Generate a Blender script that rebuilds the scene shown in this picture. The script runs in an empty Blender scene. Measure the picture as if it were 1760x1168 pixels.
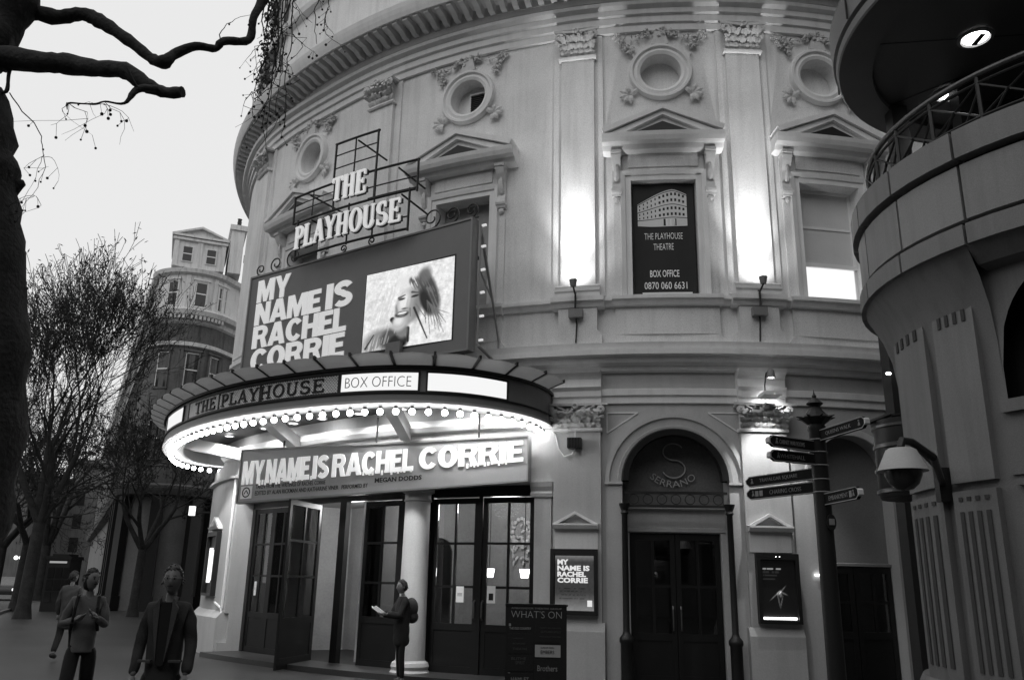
import bpy, bmesh, math, random
from math import sin, cos, pi, radians, atan2, hypot, sqrt, ceil
from mathutils import Vector, Matrix
random.seed(7)
SC = bpy.context.scene
COL = SC.collection
# ------------------------------------------------------------------ camera
cam_d = bpy.data.cameras.new("camera")
cam = bpy.data.objects.new("camera", cam_d); COL.objects.link(cam)
cam_d.sensor_width = 36.0; cam_d.lens = 36.0 * 1440 / 1760
cam_d.clip_start = 0.1; cam_d.clip_end = 2000
_zc = Vector((107.0, 1440.0 ** 2 / 420.0, -1440.0)).normalized()      # world up seen from the camera
_fw = Vector((0, 0, -1.0)); _yc = (_fw - _zc * _fw.dot(_zc)).normalized(); _xc = _yc.cross(_zc)
cam.matrix_world = Matrix.Translation((0, 0, 1.65)) @ Matrix((_xc, _yc, _zc)).to_4x4()
SC.camera = cam
# ------------------------------------------------------------------ sky and sun (overcast dusk, black-and-white film)
world = bpy.data.worlds.new("World"); SC.world = world; world.use_nodes = True
wn = world.node_tree.nodes; wl = world.node_tree.links; wn.clear()
wo = wn.new('ShaderNodeOutputWorld'); wb = wn.new('ShaderNodeBackground'); sk = wn.new('ShaderNodeTexSky')
sk.sky_type = 'NISHITA'; sk.sun_disc = False; sk.sun_elevation = radians(20); sk.sun_rotation = radians(200)
bw = wn.new('ShaderNodeRGBToBW'); mx = wn.new('ShaderNodeMixRGB'); mx.inputs[0].default_value = 0.93
mx.inputs[2].default_value = (8.4, 8.4, 8.4, 1)
wl.new(sk.outputs[0], bw.inputs[0]); wl.new(bw.outputs[0], mx.inputs[1]); wl.new(mx.outputs[0], wb.inputs[0])
wb.inputs[1].default_value = 0.104; wl.new(wb.outputs[0], wo.inputs[0])
sun_d = bpy.data.lights.new("sun", 'SUN'); sun_d.energy = 0.5; sun_d.angle = radians(50)
sun = bpy.data.objects.new("sun", sun_d); COL.objects.link(sun)
sun.rotation_euler = (radians(52), 0, radians(-20))
SC.view_settings.view_transform = 'Standard'; SC.view_settings.look = 'None'
SC.view_settings.gamma = 1.0; SC.view_settings.exposure = 0.0
SC.cycles.use_denoising = True
SC.cycles.max_bounces = 6
SC.cycles.sample_clamp_indirect = 6.0
# ------------------------------------------------------------------ materials (all greys: the photograph is black and white)
MATS = {}
def mat(name, g, rough=0.7, var=0.12, scale=3.0, grain=0.10, gscale=60.0, bump=0.15, spec=0.4, metal=0.0, streak=0.0, emit=0.0):
    if name in MATS: return MATS[name]
    m = bpy.data.materials.new(name); m.use_nodes = True
    N = m.node_tree.nodes; L = m.node_tree.links
    b = N['Principled BSDF']
    b.inputs['Roughness'].default_value = rough; b.inputs['Metallic'].default_value = metal
    b.inputs['Specular IOR Level'].default_value = spec
    tc = N.new('ShaderNodeTexCoord')
    n1 = N.new('ShaderNodeTexNoise'); n1.inputs['Scale'].default_value = scale; n1.inputs['Detail'].default_value = 5
    n2 = N.new('ShaderNodeTexNoise'); n2.inputs['Scale'].default_value = gscale; n2.inputs['Detail'].default_value = 3
    L.new(tc.outputs['Object'], n1.inputs['Vector']); L.new(tc.outputs['Object'], n2.inputs['Vector'])
    def mth(op, a, c):
        q = N.new('ShaderNodeMath'); q.operation = op
        for i, v in enumerate((a, c)):
            if hasattr(v, 'links'): L.new(v, q.inputs[i])
            else: q.inputs[i].default_value = v
        return q.outputs[0]
    f1 = mth('MULTIPLY', mth('SUBTRACT', n1.outputs['Fac'], 0.5), 2 * var)
    f2 = mth('MULTIPLY', mth('SUBTRACT', n2.outputs['Fac'], 0.5), 2 * grain)
    f = mth('ADD', mth('ADD', f1, f2), 1.0)
    if streak:
        mp = N.new('ShaderNodeMapping'); mp.inputs['Scale'].default_value = (5, 5, 0.35)
        n3 = N.new('ShaderNodeTexNoise'); n3.inputs['Scale'].default_value = 1.3; n3.inputs['Detail'].default_value = 6
        L.new(tc.outputs['Object'], mp.inputs[0]); L.new(mp.outputs[0], n3.inputs['Vector'])
        s = mth('MULTIPLY', mth('MAXIMUM', mth('SUBTRACT', n3.outputs['Fac'], 0.48), 0.0), streak * 4)
        f = mth('MULTIPLY', f, mth('SUBTRACT', 1.0, s))
    v = mth('MULTIPLY', f, g)
    cb = N.new('ShaderNodeCombineColor')
    for i in range(3): L.new(v, cb.inputs[i])
    L.new(cb.outputs[0], b.inputs['Base Color'])
    if bump:
        bp = N.new('ShaderNodeBump'); bp.inputs['Strength'].default_value = bump; bp.inputs['Distance'].default_value = 0.02
        L.new(n2.outputs['Fac'], bp.inputs['Height']); L.new(bp.outputs[0], b.inputs['Normal'])
    if emit:
        L.new(cb.outputs[0], b.inputs['Emission Color']); b.inputs['Emission Strength'].default_value = emit
    MATS[name] = m; return m
def emis(name, strength, g=1.0):
    if name in MATS: return MATS[name]
    m = bpy.data.materials.new(name); m.use_nodes = True
    N = m.node_tree.nodes; N.clear(); o = N.new('ShaderNodeOutputMaterial'); e = N.new('ShaderNodeEmission')
    e.inputs[0].default_value = (g, g, g, 1); e.inputs[1].default_value = strength
    m.node_tree.links.new(e.outputs[0], o.inputs[0]); MATS[name] = m; return m
def glass(name, g=0.75, refl=0.12, rough=0.02):
    if name in MATS: return MATS[name]
    m = bpy.data.materials.new(name); m.use_nodes = True
    N = m.node_tree.nodes; L = m.node_tree.links; N.clear()
    o = N.new('ShaderNodeOutputMaterial'); t = N.new('ShaderNodeBsdfTransparent'); gl = N.new('ShaderNodeBsdfGlossy')
    t.inputs[0].default_value = (g, g, g, 1); gl.inputs['Roughness'].default_value = rough
    fr = N.new('ShaderNodeFresnel'); fr.inputs[0].default_value = 1.5
    ad = N.new('ShaderNodeMath'); ad.operation = 'MULTIPLY_ADD'; ad.inputs[1].default_value = 1.0; ad.inputs[2].default_value = refl - 0.04
    L.new(fr.outputs[0], ad.inputs[0]); mi = N.new('ShaderNodeMixShader')
    L.new(ad.outputs[0], mi.inputs[0]); L.new(t.outputs[0], mi.inputs[1]); L.new(gl.outputs[0], mi.inputs[2])
    L.new(mi.outputs[0], o.inputs[0]); MATS[name] = m; return m
def printmat(name, emit=0.0, rough=0.5):
    m = bpy.data.materials.new(name); m.use_nodes = True
    N = m.node_tree.nodes; L = m.node_tree.links; b = N['Principled BSDF']; b.inputs['Roughness'].default_value = rough
    a = N.new('ShaderNodeVertexColor'); a.layer_name = 'print'; L.new(a.outputs[0], b.inputs['Base Color'])
    if emit: L.new(a.outputs[0], b.inputs['Emission Color']); b.inputs['Emission Strength'].default_value = emit
    MATS[name] = m; return m
stucco = mat('painted_stucco', 0.74, 0.85, 0.26, 0.9, 0.34, 60, 0.2, streak=0.13)
stone_trim = mat('painted_trim', 0.74, 0.8, 0.12, 2.5, 0.14, 60, 0.12, streak=0.10)
orn = mat('ornament_plaster', 0.60, 0.85, 0.25, 9, 0.2, 70, 0.2)
iron = mat('black_iron', 0.014, 0.45, 0.2, 6, 0.2, 60, 0.1)
dark = mat('dark_paint', 0.015, 0.5, 0.2, 4, 0.1, 60, 0.05)
dkwood = mat('dark_door_paint', 0.010, 0.4, 0.2, 4, 0.1, 60, 0.05)
whitep = mat('white_paint', 0.78, 0.5, 0.08, 3, 0.06, 60, 0.05)
greyp = mat('grey_sign_paint', 0.16, 0.5, 0.12, 2.5, 0.12, 60, 0.05)
fasc = mat('grey_fascia_paint', 0.22, 0.45, 0.12, 2.5, 0.1, 60, 0.05)
granite = mat('dark_granite', 0.16, 0.55, 0.22, 1.6, 0.3, 90, 0.15, streak=0.25)
granite2 = mat('dark_granite_panel', 0.19, 0.5, 0.2, 1.2, 0.3, 90, 0.1, streak=0.2)
soffm = mat('dark_soffit_panel', 0.09, 0.55, 0.2, 1.2, 0.15, 60, 0.03)
farstone = mat('pale_portland_stone', 0.64, 0.85, 0.15, 0.8, 0.15, 12, 0.1, streak=0.3)
darkstone = mat('sooty_stone', 0.10, 0.85, 0.3, 0.8, 0.2, 12, 0.1, streak=0.4)
bark = mat('plane_bark', 0.03, 0.95, 0.9, 4, 0.5, 22, 1.0)
pave = mat('wet_paving', 0.045, 0.40, 0.45, 0.6, 0.3, 40, 0.2)
road_m = mat('asphalt', 0.05, 0.6, 0.2, 0.5, 0.3, 60, 0.2)
panegl = glass('window_glass', 0.75, 0.10)
darkglass = mat('dark_window_glass', 0.02, 0.06, 0.1, 2, 0.0, 10, 0.0, spec=0.6)
bulbm = emis('lit_bulb', 25.0)
# ------------------------------------------------------------------ mesh builder
class MB:
    def __init__(s): s.v = []; s.f = []; s.c = []
    def add(s, v, f):
        n = len(s.v); s.v += [tuple(p) for p in v]; s.f += [tuple(i + n for i in q) for q in f]; return s
    def box(s, x0, x1, y0, y1, z0, z1, m=None, n=1):
        xs = [x0 + (x1 - x0) * i / n for i in range(n + 1)]
        v = []
        for x in xs: v += [(x, y0, z0), (x, y1, z0), (x, y1, z1), (x, y0, z1)]
        f = [(0, 1, 2, 3), (4 * n, 4 * n + 3, 4 * n + 2, 4 * n + 1)]
        for i in range(n):
            a = 4 * i; b = a + 4
            for j in range(4): k = (j + 1) % 4; f.append((a + j, b + j, b + k, a + k))
        if m: v = [m(*p) for p in v]
        return s.add(v, f)
    def prism(s, poly, w0, w1, m=None, n=1):
        """poly (a,b) extruded along the third axis from w0 to w1; m(a,b,w)"""
        k = len(poly); v = []; f = []
        for i in range(n + 1):
            w = w0 + (w1 - w0) * i / n; v += [(a, b, w) for a, b in poly]
        for i in range(n):
            for j in range(k):
                q = (j + 1) % k; f.append((i * k + j, i * k + q, (i + 1) * k + q, (i + 1) * k + j))
        f.append(tuple(range(k - 1, -1, -1))); f.append(tuple(n * k + j for j in range(k)))
        if m: v = [m(*p) for p in v]
        return s.add(v, f)
    def tube(s, pts, r, n=6, cap=True):
        P = [Vector(p) for p in pts]; R = r if isinstance(r, (list, tuple)) else [r] * len(P)
        v = []; f = []; up = None
        for i, p in enumerate(P):
            d = (P[min(i + 1, len(P) - 1)] - P[max(i - 1, 0)])
            d = d.normalized() if d.length > 1e-9 else Vector((0, 0, 1))
            if up is None: up = Vector((0, 0, 1)) if abs(d.z) < 0.9 else Vector((1, 0, 0))
            a = d.cross(up).normalized(); b = a.cross(d).normalized(); up = b
            for j in range(n):
                t = 2 * pi * j / n; v.append(p + (a * cos(t) + b * sin(t)) * R[i])
        for i in range(len(P) - 1):
            for j in range(n):
                k = (j + 1) % n; f.append((i * n + j, i * n + k, (i + 1) * n + k, (i + 1) * n + j))
        if cap: f.append(tuple(range(n - 1, -1, -1))); f.append(tuple((len(P) - 1) * n + j for j in range(n)))
        return s.add(v, f)
    def lathe(s, prof, c=(0, 0, 0), n=24, a0=0, a1=2 * pi, m=None):
        full = abs(a1 - a0 - 2 * pi) < 1e-6; K = n if full else n + 1; v = []; f = []
        for r, z in prof:
            for j in range(K):
                t = a0 + (a1 - a0) * j / n; v.append((c[0] + r * cos(t), c[1] + r * sin(t), c[2] + z))
        for i in range(len(prof) - 1):
            for j in range(n):
                k = (j + 1) % K; f.append((i * K + j, i * K + k, (i + 1) * K + k, (i + 1) * K + j))
        if m: v = [m(*p) for p in v]
        return s.add(v, f)
    def ball(s, c, r, n=10, k=7, sc=(1, 1, 1)):
        v = [(c[0], c[1], c[2] + r * sc[2])]; f = []
        for i in range(1, k):
            t = pi * i / k
            for j in range(n):
                q = 2 * pi * j / n; v.append((c[0] + r * sc[0] * sin(t) * cos(q), c[1] + r * sc[1] * sin(t) * sin(q), c[2] + r * sc[2] * cos(t)))
        v.append((c[0], c[1], c[2] - r * sc[2]))
        for j in range(n): f.append((0, 1 + j, 1 + (j + 1) % n))
        for i in range(k - 2):
            for j in range(n):
                a = 1 + i * n + j; b = 1 + i * n + (j + 1) % n; f.append((a, a + n, b + n, b))
        e = len(v) - 1
        for j in range(n): f.append((e, 1 + (k - 2) * n + (j + 1) % n, 1 + (k - 2) * n + j))
        return s.add(v, f)
def link(o, parent=None):
    COL.objects.link(o)
    if parent is not None: o.parent = parent
    return o
def wloc(o):
    p = Vector((0, 0, 0))
    while o is not None: p += o.location; o = o.parent
    return p
def obj(name, mb, m, parent=None, smooth=0, recalc=True, **kw):
    """one mesh object; vertices are given in world coordinates and the parent's place is taken off"""
    me = bpy.data.meshes.new(name); L = wloc(parent)
    me.from_pydata([(p[0] - L.x, p[1] - L.y, p[2] - L.z) for p in mb.v], [], mb.f)
    if recalc and len(mb.f) < 60000:
        b = bmesh.new(); b.from_mesh(me); bmesh.ops.recalc_face_normals(b, faces=b.faces); b.to_mesh(me); b.free()
    me.materials.append(m)
    if smooth:
        for p in me.polygons: p.use_smooth = True
        if smooth < 180:
            try: me.set_sharp_from_angle(angle=radians(smooth))
            except Exception: pass
    o = link(bpy.data.objects.new(name, me), parent)
    for k, v in kw.items(): o[k] = v
    return o
def thing(name, label, cat, loc=(0, 0, 0), group=None):
    o = bpy.data.objects.new(name, None); COL.objects.link(o); o.location = loc; o.empty_display_size = 0.2
    o['label'] = label; o['category'] = cat
    if group: o['group'] = group
    return o
def dup(o, parent=None, **kw):
    c = o.copy(); link(c, parent if parent is not None else None)
    if parent is None: c.parent = o.parent
    for k, v in kw.items(): c[k] = v
    return c
def dup_tree(o, parent=None):
    c = o.copy(); link(c, parent)
    for ch in list(o.children): dup_tree(ch, c)
    return c
# text with the built-in font, as (verts2d+depth, faces) fitted to a box
def text_geo(s, w, h, depth=0.02, bold=0.0, res=3, spacing=1.0, keep=False):
    cu = bpy.data.curves.new('t', 'FONT'); cu.body = s; cu.size = 1.0; cu.offset = bold; cu.extrude = 0.5
    cu.resolution_u = res; cu.space_character = spacing
    o = bpy.data.objects.new('t', cu); me = bpy.data.meshes.new_from_object(o)
    V = [tuple(v.co) for v in me.vertices]; F = [tuple(p.vertices) for p in me.polygons]
    bpy.data.objects.remove(o); bpy.data.curves.remove(cu); bpy.data.meshes.remove(me)
    x0 = min(v[0] for v in V); x1 = max(v[0] for v in V); y0 = min(v[1] for v in V); y1 = max(v[1] for v in V)
    sy = h / (y1 - y0); sx = w / (x1 - x0) if w else sy
    return [((v[0] - x0) * sx, (v[1] - y0) * sy, (v[2] + 0.5) * depth) for v in V], F, (x1 - x0) * sx
def text_into(mb, s, u0, v0, w, h, m, depth=0.02, bold=0.0, res=3, spacing=1.0):
    V, F, W = text_geo(s, w, h, depth, bold, res, spacing)
    mb.add([m(u0 + a, v0 + b, c) for a, b, c in V], F); return W
# serif letters drawn as strokes, unit height; (kind, points, half widths)
def serif_glyph(ch, TH=0.085, TN=0.035):
    S = []; D = []
    def st(pts, w): S.append((pts, w))
    def ser(x, y, w=0.15): S.append(([(x - w, y), (x + w, y)], 0.03))
    def arc(cx, cy, rx, ry, a0, a1, n=14, w=None):
        P = [(cx + rx * cos(radians(a0 + (a1 - a0) * i / n)), cy + ry * sin(radians(a0 + (a1 - a0) * i / n))) for i in range(n + 1)]
        S.append((P, w if w else [TN + (TH - TN) * abs(cos(radians(a0 + (a1 - a0) * i / n))) for i in range(n + 1)]))
    W = 0.6
    if ch == 'T': st([(.3, 0), (.3, 1)], TH); st([(.0, .965), (.6, .965)], TN); st([(.02, .97), (.02, .8)], TN); st([(.58, .97), (.58, .8)], TN); ser(.3, .03)
    elif ch == 'H': st([(.12, 0), (.12, 1)], TH); st([(.52, 0), (.52, 1)], TH); st([(.12, .5), (.52, .5)], TN); [ser(x, y, .13) for x in (.12, .52) for y in (.03, .97)]; W = .66
    elif ch == 'E': st([(.12, 0), (.12, 1)], TH); st([(.0, .965), (.5, .965)], TN); st([(.0, .035), (.52, .035)], TN); st([(.12, .52), (.4, .52)], TN); st([(.5, .98), (.5, .78)], TN); st([(.53, .02), (.53, .25)], TN); st([(.4, .42), (.4, .62)], TN); W = .56
    elif ch == 'P': st([(.12, 0), (.12, 1)], TH); ser(.12, .03); st([(0, .965), (.3, .965)], TN); st([(.12, .48), (.3, .48)], TN); arc(.28, .722, .22, .243, 90, -90); W = .55
    elif ch == 'R': st([(.12, 0), (.12, 1)], TH); ser(.12, .03); st([(0, .965), (.3, .965)], TN); st([(.12, .5), (.3, .5)], TN); arc(.28, .732, .2, .233, 90, -90); st([(.28, .5), (.54, .0)], TH); W = .6
    elif ch == 'L': st([(.12, 0), (.12, 1)], TH); ser(.12, .97); st([(0, .035), (.5, .035)], TN); st([(.5, .02), (.5, .26)], TN); W = .52
    elif ch == 'A': st([(.08, 0), (.32, 1)], TN); st([(.32, 1), (.56, 0)], TH); st([(.15, .33), (.47, .33)], TN); ser(.08, .03, .11); ser(.56, .03, .13); W = .64
    elif ch == 'Y': st([(.06, 1), (.3, .45)], TH); st([(.54, 1), (.3, .45)], TN); st([(.3, 0), (.3, .48)], TH); ser(.3, .03); ser(.07, .97, .12); ser(.53, .97, .1); W = .6
    elif ch == 'O': arc(.32, .5, .26, .48, 0, 360, 28); W = .64
    elif ch == 'U': st([(.12, 1), (.12, .3)], TH); st([(.5, 1), (.5, .3)], TN); arc(.31, .3, .19, .27, 180, 360, 12); ser(.12, .97, .12); ser(.5, .97, .1); W = .62
    elif ch == 'S': arc(.27, .73, .2, .235, 50, 270, 12); arc(.27, .26, .22, .235, 90, -130, 12); st([(.42, .98), (.42, .75)], TN); st([(.08, .02), (.08, .26)], TN); W = .54
    elif ch == 'N': st([(.1, 0), (.1, 1)], TN); st([(.52, 0), (.52, 1)], TN); st([(.1, 1), (.52, 0)], TH); ser(.1, .03, .1); ser(.52, .97, .1); ser(.08, .97, .1); W = .62
    else: W = .3
    return S, W
def ribbon(mb, pts, w, z0, z1, m):
    n = len(pts); Wd = w if isinstance(w, list) else [w] * n; L = []; R = []
    for i, (x, y) in enumerate(pts):
        a = pts[max(i - 1, 0)]; b = pts[min(i + 1, n - 1)]; dx, dy = b[0] - a[0], b[1] - a[1]; q = hypot(dx, dy) or 1
        nx, ny = -dy / q, dx / q; L.append((x + nx * Wd[i], y + ny * Wd[i])); R.append((x - nx * Wd[i], y - ny * Wd[i]))
    v = []; f = []
    for i in range(n):
        for (x, y), z in ((L[i], z0), (R[i], z0), (R[i], z1), (L[i], z1)): v.append(m(x, y, z))
    for i in range(n - 1):
        for j in range(4): k = (j + 1) % 4; f.append((4 * i + j, 4 * i + 4 + j, 4 * i + 4 + k, 4 * i + k))
    f.append((0, 3, 2, 1)); e = 4 * (n - 1); f.append((e, e + 1, e + 2, e + 3)); mb.add(v, f)
# heavy grotesque capitals as polygons and ring strips, unit height
HV = {
 'M': (.95, [[(0,0),(0,1),(.30,1),(.475,.45),(.65,1),(.95,1),(.95,0),(.72,0),(.72,.62),(.56,0),(.39,0),(.23,.62),(.23,0)]], []),
 'Y': (.84, [[(.30,0),(.30,.38),(0,1),(.27,1),(.42,.62),(.57,1),(.84,1),(.54,.38),(.54,0)]], []),
 'N': (.76, [[(0,0),(0,1),(.25,1),(.53,.45),(.53,1),(.76,1),(.76,0),(.51,0),(.23,.55),(.23,0)]], []),
 'A': (.84, [[(0,0),(.27,1),(.42,1),(.42,.72),(.345,.36),(.42,.36),(.42,.17),(.285,.17),(.24,0)], [(.84,0),(.57,1),(.42,1),(.42,.72),(.495,.36),(.42,.36),(.42,.17),(.555,.17),(.60,0)]], []),
 'E': (.62, [[(0,0),(0,1),(.6,1),(.6,.8),(.24,.8),(.24,.61),(.55,.61),(.55,.41),(.24,.41),(.24,.2),(.62,.2),(.62,0)]], []),
 'I': (.25, [[(0,0),(0,1),(.25,1),(.25,0)]], []),
 'L': (.58, [[(0,0),(0,1),(.24,1),(.24,.2),(.58,.2),(.58,0)]], []),
 'H': (.75, [[(0,0),(0,1),(.24,1),(.24,.61),(.51,.61),(.51,1),(.75,1),(.75,0),(.51,0),(.51,.4),(.24,.4),(.24,0)]], []),
 'O': (.80, [], [(.40,.5,.40,.505,.15,.30,0,360)]),
 'C': (.76, [], [(.40,.5,.40,.505,.155,.30,38,322)]),
 'R': (.78, [[(0,0),(0,1),(.24,1),(.24,0)], [(.40,.44),(.62,.44),(.78,0),(.52,0)], [(.24,1),(.45,1),(.45,.80),(.24,.80)], [(.24,.58),(.45,.58),(.45,.40),(.24,.40)]], [(.44,.70,.30,.30,.075,.11,-90,90)]),
 'S': (.70, [], 'S')}
def heavy_word(mb, s, u0, u1, v0, v1, m, d0=.004, d1=.024, gap=.035):
    tot = sum(HV[c][0] + gap for c in s) - gap; kx = (u1 - u0) / tot; H = v1 - v0; x = u0
    for c in s:
        W, P, R = HV[c]; q = lambda a, b, w, x=x: m(x + a * kx, v0 + b * H, w)
        for i, p in enumerate(P): mb.prism(p, d0, d1 + .0012 * i, q)
        if R == 'S':
            L = [(.35 + .225 * cos(radians(a)), .725 + .175 * sin(radians(a))) for a in range(20, 271, 14)] + [(.35 + .235 * cos(radians(a)), .285 + .185 * sin(radians(a))) for a in range(76, -161, -14)]
            ribbon(mb, [(a, b) for a, b in L], .112, d0, d1, q)
        else:
            for cx, cy, ro, rv, ri, rj, a0, a1 in R:
                n = 26; v = []; f = []
                for i in range(n + 1):
                    t = radians(a0 + (a1 - a0) * i / n)
                    for a, b, w in ((ro, rv, d0), (ri, rj, d0), (ri, rj, d1), (ro, rv, d1)): v.append(q(cx + a * cos(t), cy + b * sin(t), w))
                for i in range(n):
                    for j in range(4): k = (j + 1) % 4; f.append((4 * i + j, 4 * i + 4 + j, 4 * i + 4 + k, 4 * i + k))
                f += [(0, 3, 2, 1), (4 * n, 4 * n + 1, 4 * n + 2, 4 * n + 3)]; mb.add(v, f)
        x += (W + gap) * kx
def serif_word(s, u0, u1, hf, m, depth, th=.085, tn=.035, gap=0.08):
    """yields (char, mesh builder): s spread from u0 to u1, hf(u)->(base, height)"""
    G = [serif_glyph(c, th, tn) for c in s]; tot = sum(g[1] + gap for g in G) - gap; k = (u1 - u0) / tot; x = u0; out = []
    for c, (S, W) in zip(s, G):
        b0, h = hf(x + W * k / 2); mb = MB()
        for i, (P, w) in enumerate(S):
            ww = [q * 1.0 for q in w] if isinstance(w, list) else w
            ribbon(mb, [(p[0] * k, p[1] * h) for p in P], [q * h * .8 for q in ww] if isinstance(ww, list) else ww * h * .8, 0.0, depth + 0.0015 * i,
                   lambda a, b, c2, x=x, b0=b0: m(x + a, b0 + b, c2))
        if S: out.append((c, mb))
        x += (W + gap) * k
    return out
# ------------------------------------------------------------------ theatre: a drum of radius 12.5 m
RC = 12.5; TX, TY = 4.1834, 27.1799
def fac(s, o, z):
    a = s / RC; t = max(0.0, min(1.0, (-s - 9.0) / 4.5)); r = RC + o + .30 * t * t * (3 - 2 * t)      # the drum swells a little on its left
    return (TX + r * sin(a), TY - r * cos(a), z)
def fac0(s, o, z):
    a = s / RC; return (TX + (RC + o) * sin(a), TY - (RC + o) * cos(a), z)
def fbox(mb, s0, s1, o0, o1, z0, z1):
    return mb.box(s0, s1, o1, o0, z0, z1, fac, max(1, int(ceil((s1 - s0) / 0.4))))
def sweep(mb, prof, s0, s1, caps=True, st=0.4, fac=fac):
    n = max(1, int(ceil((s1 - s0) / st))); k = len(prof); v = []; f = []
    for i in range(n + 1):
        s = s0 + (s1 - s0) * i / n; v += [fac(s, o, z) for o, z in prof]
    for i in range(n):
        for j in range(k - 1): f.append((i * k + j, (i + 1) * k + j, (i + 1) * k + j + 1, i * k + j + 1))
    if caps: f.append(tuple(range(k))); f.append(tuple(n * k + j for j in range(k - 1, -1, -1)))
    return mb.add(v, f)
def rect_pt(cx, cz, x0, x1, z0, z1, t):
    dx, dz = cos(t), sin(t); k = 1e9
    if dx > 1e-9: k = min(k, (x1 - cx) / dx)
    if dx < -1e-9: k = min(k, (x0 - cx) / dx)
    if dz > 1e-9: k = min(k, (z1 - cz) / dz)
    if dz < -1e-9: k = min(k, (z0 - cz) / dz)
    return cx + dx * k, cz + dz * k
def hole_angles(cx, cz, x0, x1, z0, z1, n, a0=0, a1=2 * pi):
    A = [a0 + (a1 - a0) * i / n for i in range(n + 1)]
    for X in (x0, x1):
        for Z in (z0, z1):
            t = atan2(Z - cz, X - cx) % (2 * pi)
            if a0 < t < a1: A.append(t)
    return sorted(set(round(t, 5) for t in A))
def wall_grid(mb, s0, s1, z0, z1, holes, o=0.0, st=0.4):
    S = {round(s0, 3), round(s1, 3)}; Z = {round(z0, 3), round(z1, 3)}
    n = int((s1 - s0) / st)
    for i in range(1, n): S.add(round(s0 + (s1 - s0) * i / n, 3))
    for h in holes: S |= {round(h[0], 3), round(h[1], 3)}; Z |= {round(h[2], 3), round(h[3], 3)}
    S = sorted(S); Z = sorted(z for z in Z if z0 - 1e-6 <= z <= z1 + 1e-6)
    idx = {}
    V = []; F = []
    def vi(a, b):
        if (a, b) not in idx: idx[(a, b)] = len(V); V.append(fac(a, o, b))
        return idx[(a, b)]
    for i in range(len(S) - 1):
        for j in range(len(Z) - 1):
            ms = (S[i] + S[i + 1]) / 2; mz = (Z[j] + Z[j + 1]) / 2
            if any(h[0] < ms < h[1] and h[2] < mz < h[3] for h in holes): continue
            F.append((vi(S[i], Z[j]), vi(S[i + 1], Z[j]), vi(S[i + 1], Z[j + 1]), vi(S[i], Z[j + 1])))
    mb.add(V, F)
def reveal(mb, loop, o0, o1):
    n = len(loop); v = [fac(a, o0, b) for a, b in loop] + [fac(a, o1, b) for a, b in loop]
    mb.add(v, [(i, (i + 1) % n, n + (i + 1) % n, n + i) for i in range(n)])
def rect_loop(s0, s1, z0, z1, k=4):
    L = [(s0 + (s1 - s0) * i / k, z0) for i in range(k)] + [(s1, z0)] + [(s1 - (s1 - s0) * i / k, z1) for i in range(k)] + [(s0, z1)]
    return L
def round_hole(mb, c, z, r, h=0.7, depth=0.3, back=True, n=40):
    A = hole_angles(c, z, c - h, c + h, z - h, z + h, n); A = A[:-1] if abs(A[-1] - 2 * pi) < 1e-3 else A
    a = [rect_pt(c, z, c - h, c + h, z - h, z + h, t) for t in A]; b = [(c + r * cos(t), z + r * sin(t)) for t in A]; k = len(A)
    mb.add([fac(x, 0, y) for x, y in a] + [fac(x, 0, y) for x, y in b], [(i, (i + 1) % k, k + (i + 1) % k, k + i) for i in range(k)])
    reveal(mb, b, 0, -depth)
    if back: mb.add([fac(x, -depth, y) for x, y in b], [tuple(range(k))])
def arch_loop(c, r, zs, z0, n=24):
    return [(c - r, z0)] + [(c + r * cos(pi - pi * i / n), zs + r * sin(pi * i / n)) for i in range(n + 1)] + [(c + r, z0)]
def arch_fill(mb, c, r, zs, z1, o=0.0, w=None, n=24):
    w = w or r; A = [pi * i / n for i in range(n + 1)] + [atan2(z1 - zs, w), atan2(z1 - zs, -w)]
    A = sorted(set(round(t, 5) for t in A)); k = len(A)
    a = [rect_pt(c, zs, c - w, c + w, zs - 1, z1, t) for t in A]; b = [(c + r * cos(t), zs + r * sin(t)) for t in A]
    mb.add([fac(x, o, y) for x, y in a] + [fac(x, o, y) for x, y in b], [(i, i + 1, k + i + 1, k + i) for i in range(k - 1)])
def ring(mb, c, z, prof, a0=0, a1=2 * pi, n=44):
    """profile [(radius, o)] turned round (c, z) on the wall"""
    full = abs(a1 - a0 - 2 * pi) < 1e-5; K = n if full else n + 1; v = []; f = []
    for r, o in prof:
        for j in range(K):
            t = a0 + (a1 - a0) * j / n; v.append(fac(c + r * cos(t), o, z + r * sin(t)))
    for i in range(len(prof) - 1):
        for j in range(n):
            k = (j + 1) % K; f.append((i * K + j, i * K + k, (i + 1) * K + k, (i + 1) * K + j))
    mb.add(v, f)
def leaf(mb, s, z, ang, L, w, curl=0.1, o0=0.02, m=fac):
    """a curled acanthus leaf lying on the wall from (s,z) towards ang"""
    dx, dz = cos(ang), sin(ang); n = 4; v = []; f = []
    for i in range(n + 1):
        t = i / n; ww = w * (sin(pi * min(1, t * 0.85 + 0.15)) ** 0.7) * (1.15 if i % 2 else 0.9)
        oo = o0 + curl * sin(pi * 0.9 * t) + curl * 0.25 * t
        for k, h in ((-1, 0.0), (0, 0.35 * w), (1, 0.0)):
            v.append(m(s + dx * L * t - dz * ww * k, oo + h, z + dz * L * t + dx * ww * k))
    for i in range(n):
        for k in range(2): a = 3 * i + k; f.append((a, a + 1, a + 4, a + 3))
    mb.add(v, f)
theatre = thing('theatre_building', 'pale stucco theatre with a round front, tall pilasters, pedimented windows and round windows', 'theatre', (TX, TY, 0))
wins = [-10.25, -5.42, -1.32, 1.93, 5.2]
rnds = [-10.28, -5.39, -1.30, 1.93, 5.2]
WZ0, WZ1, WH = 6.86, 9.24, 0.62
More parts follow.
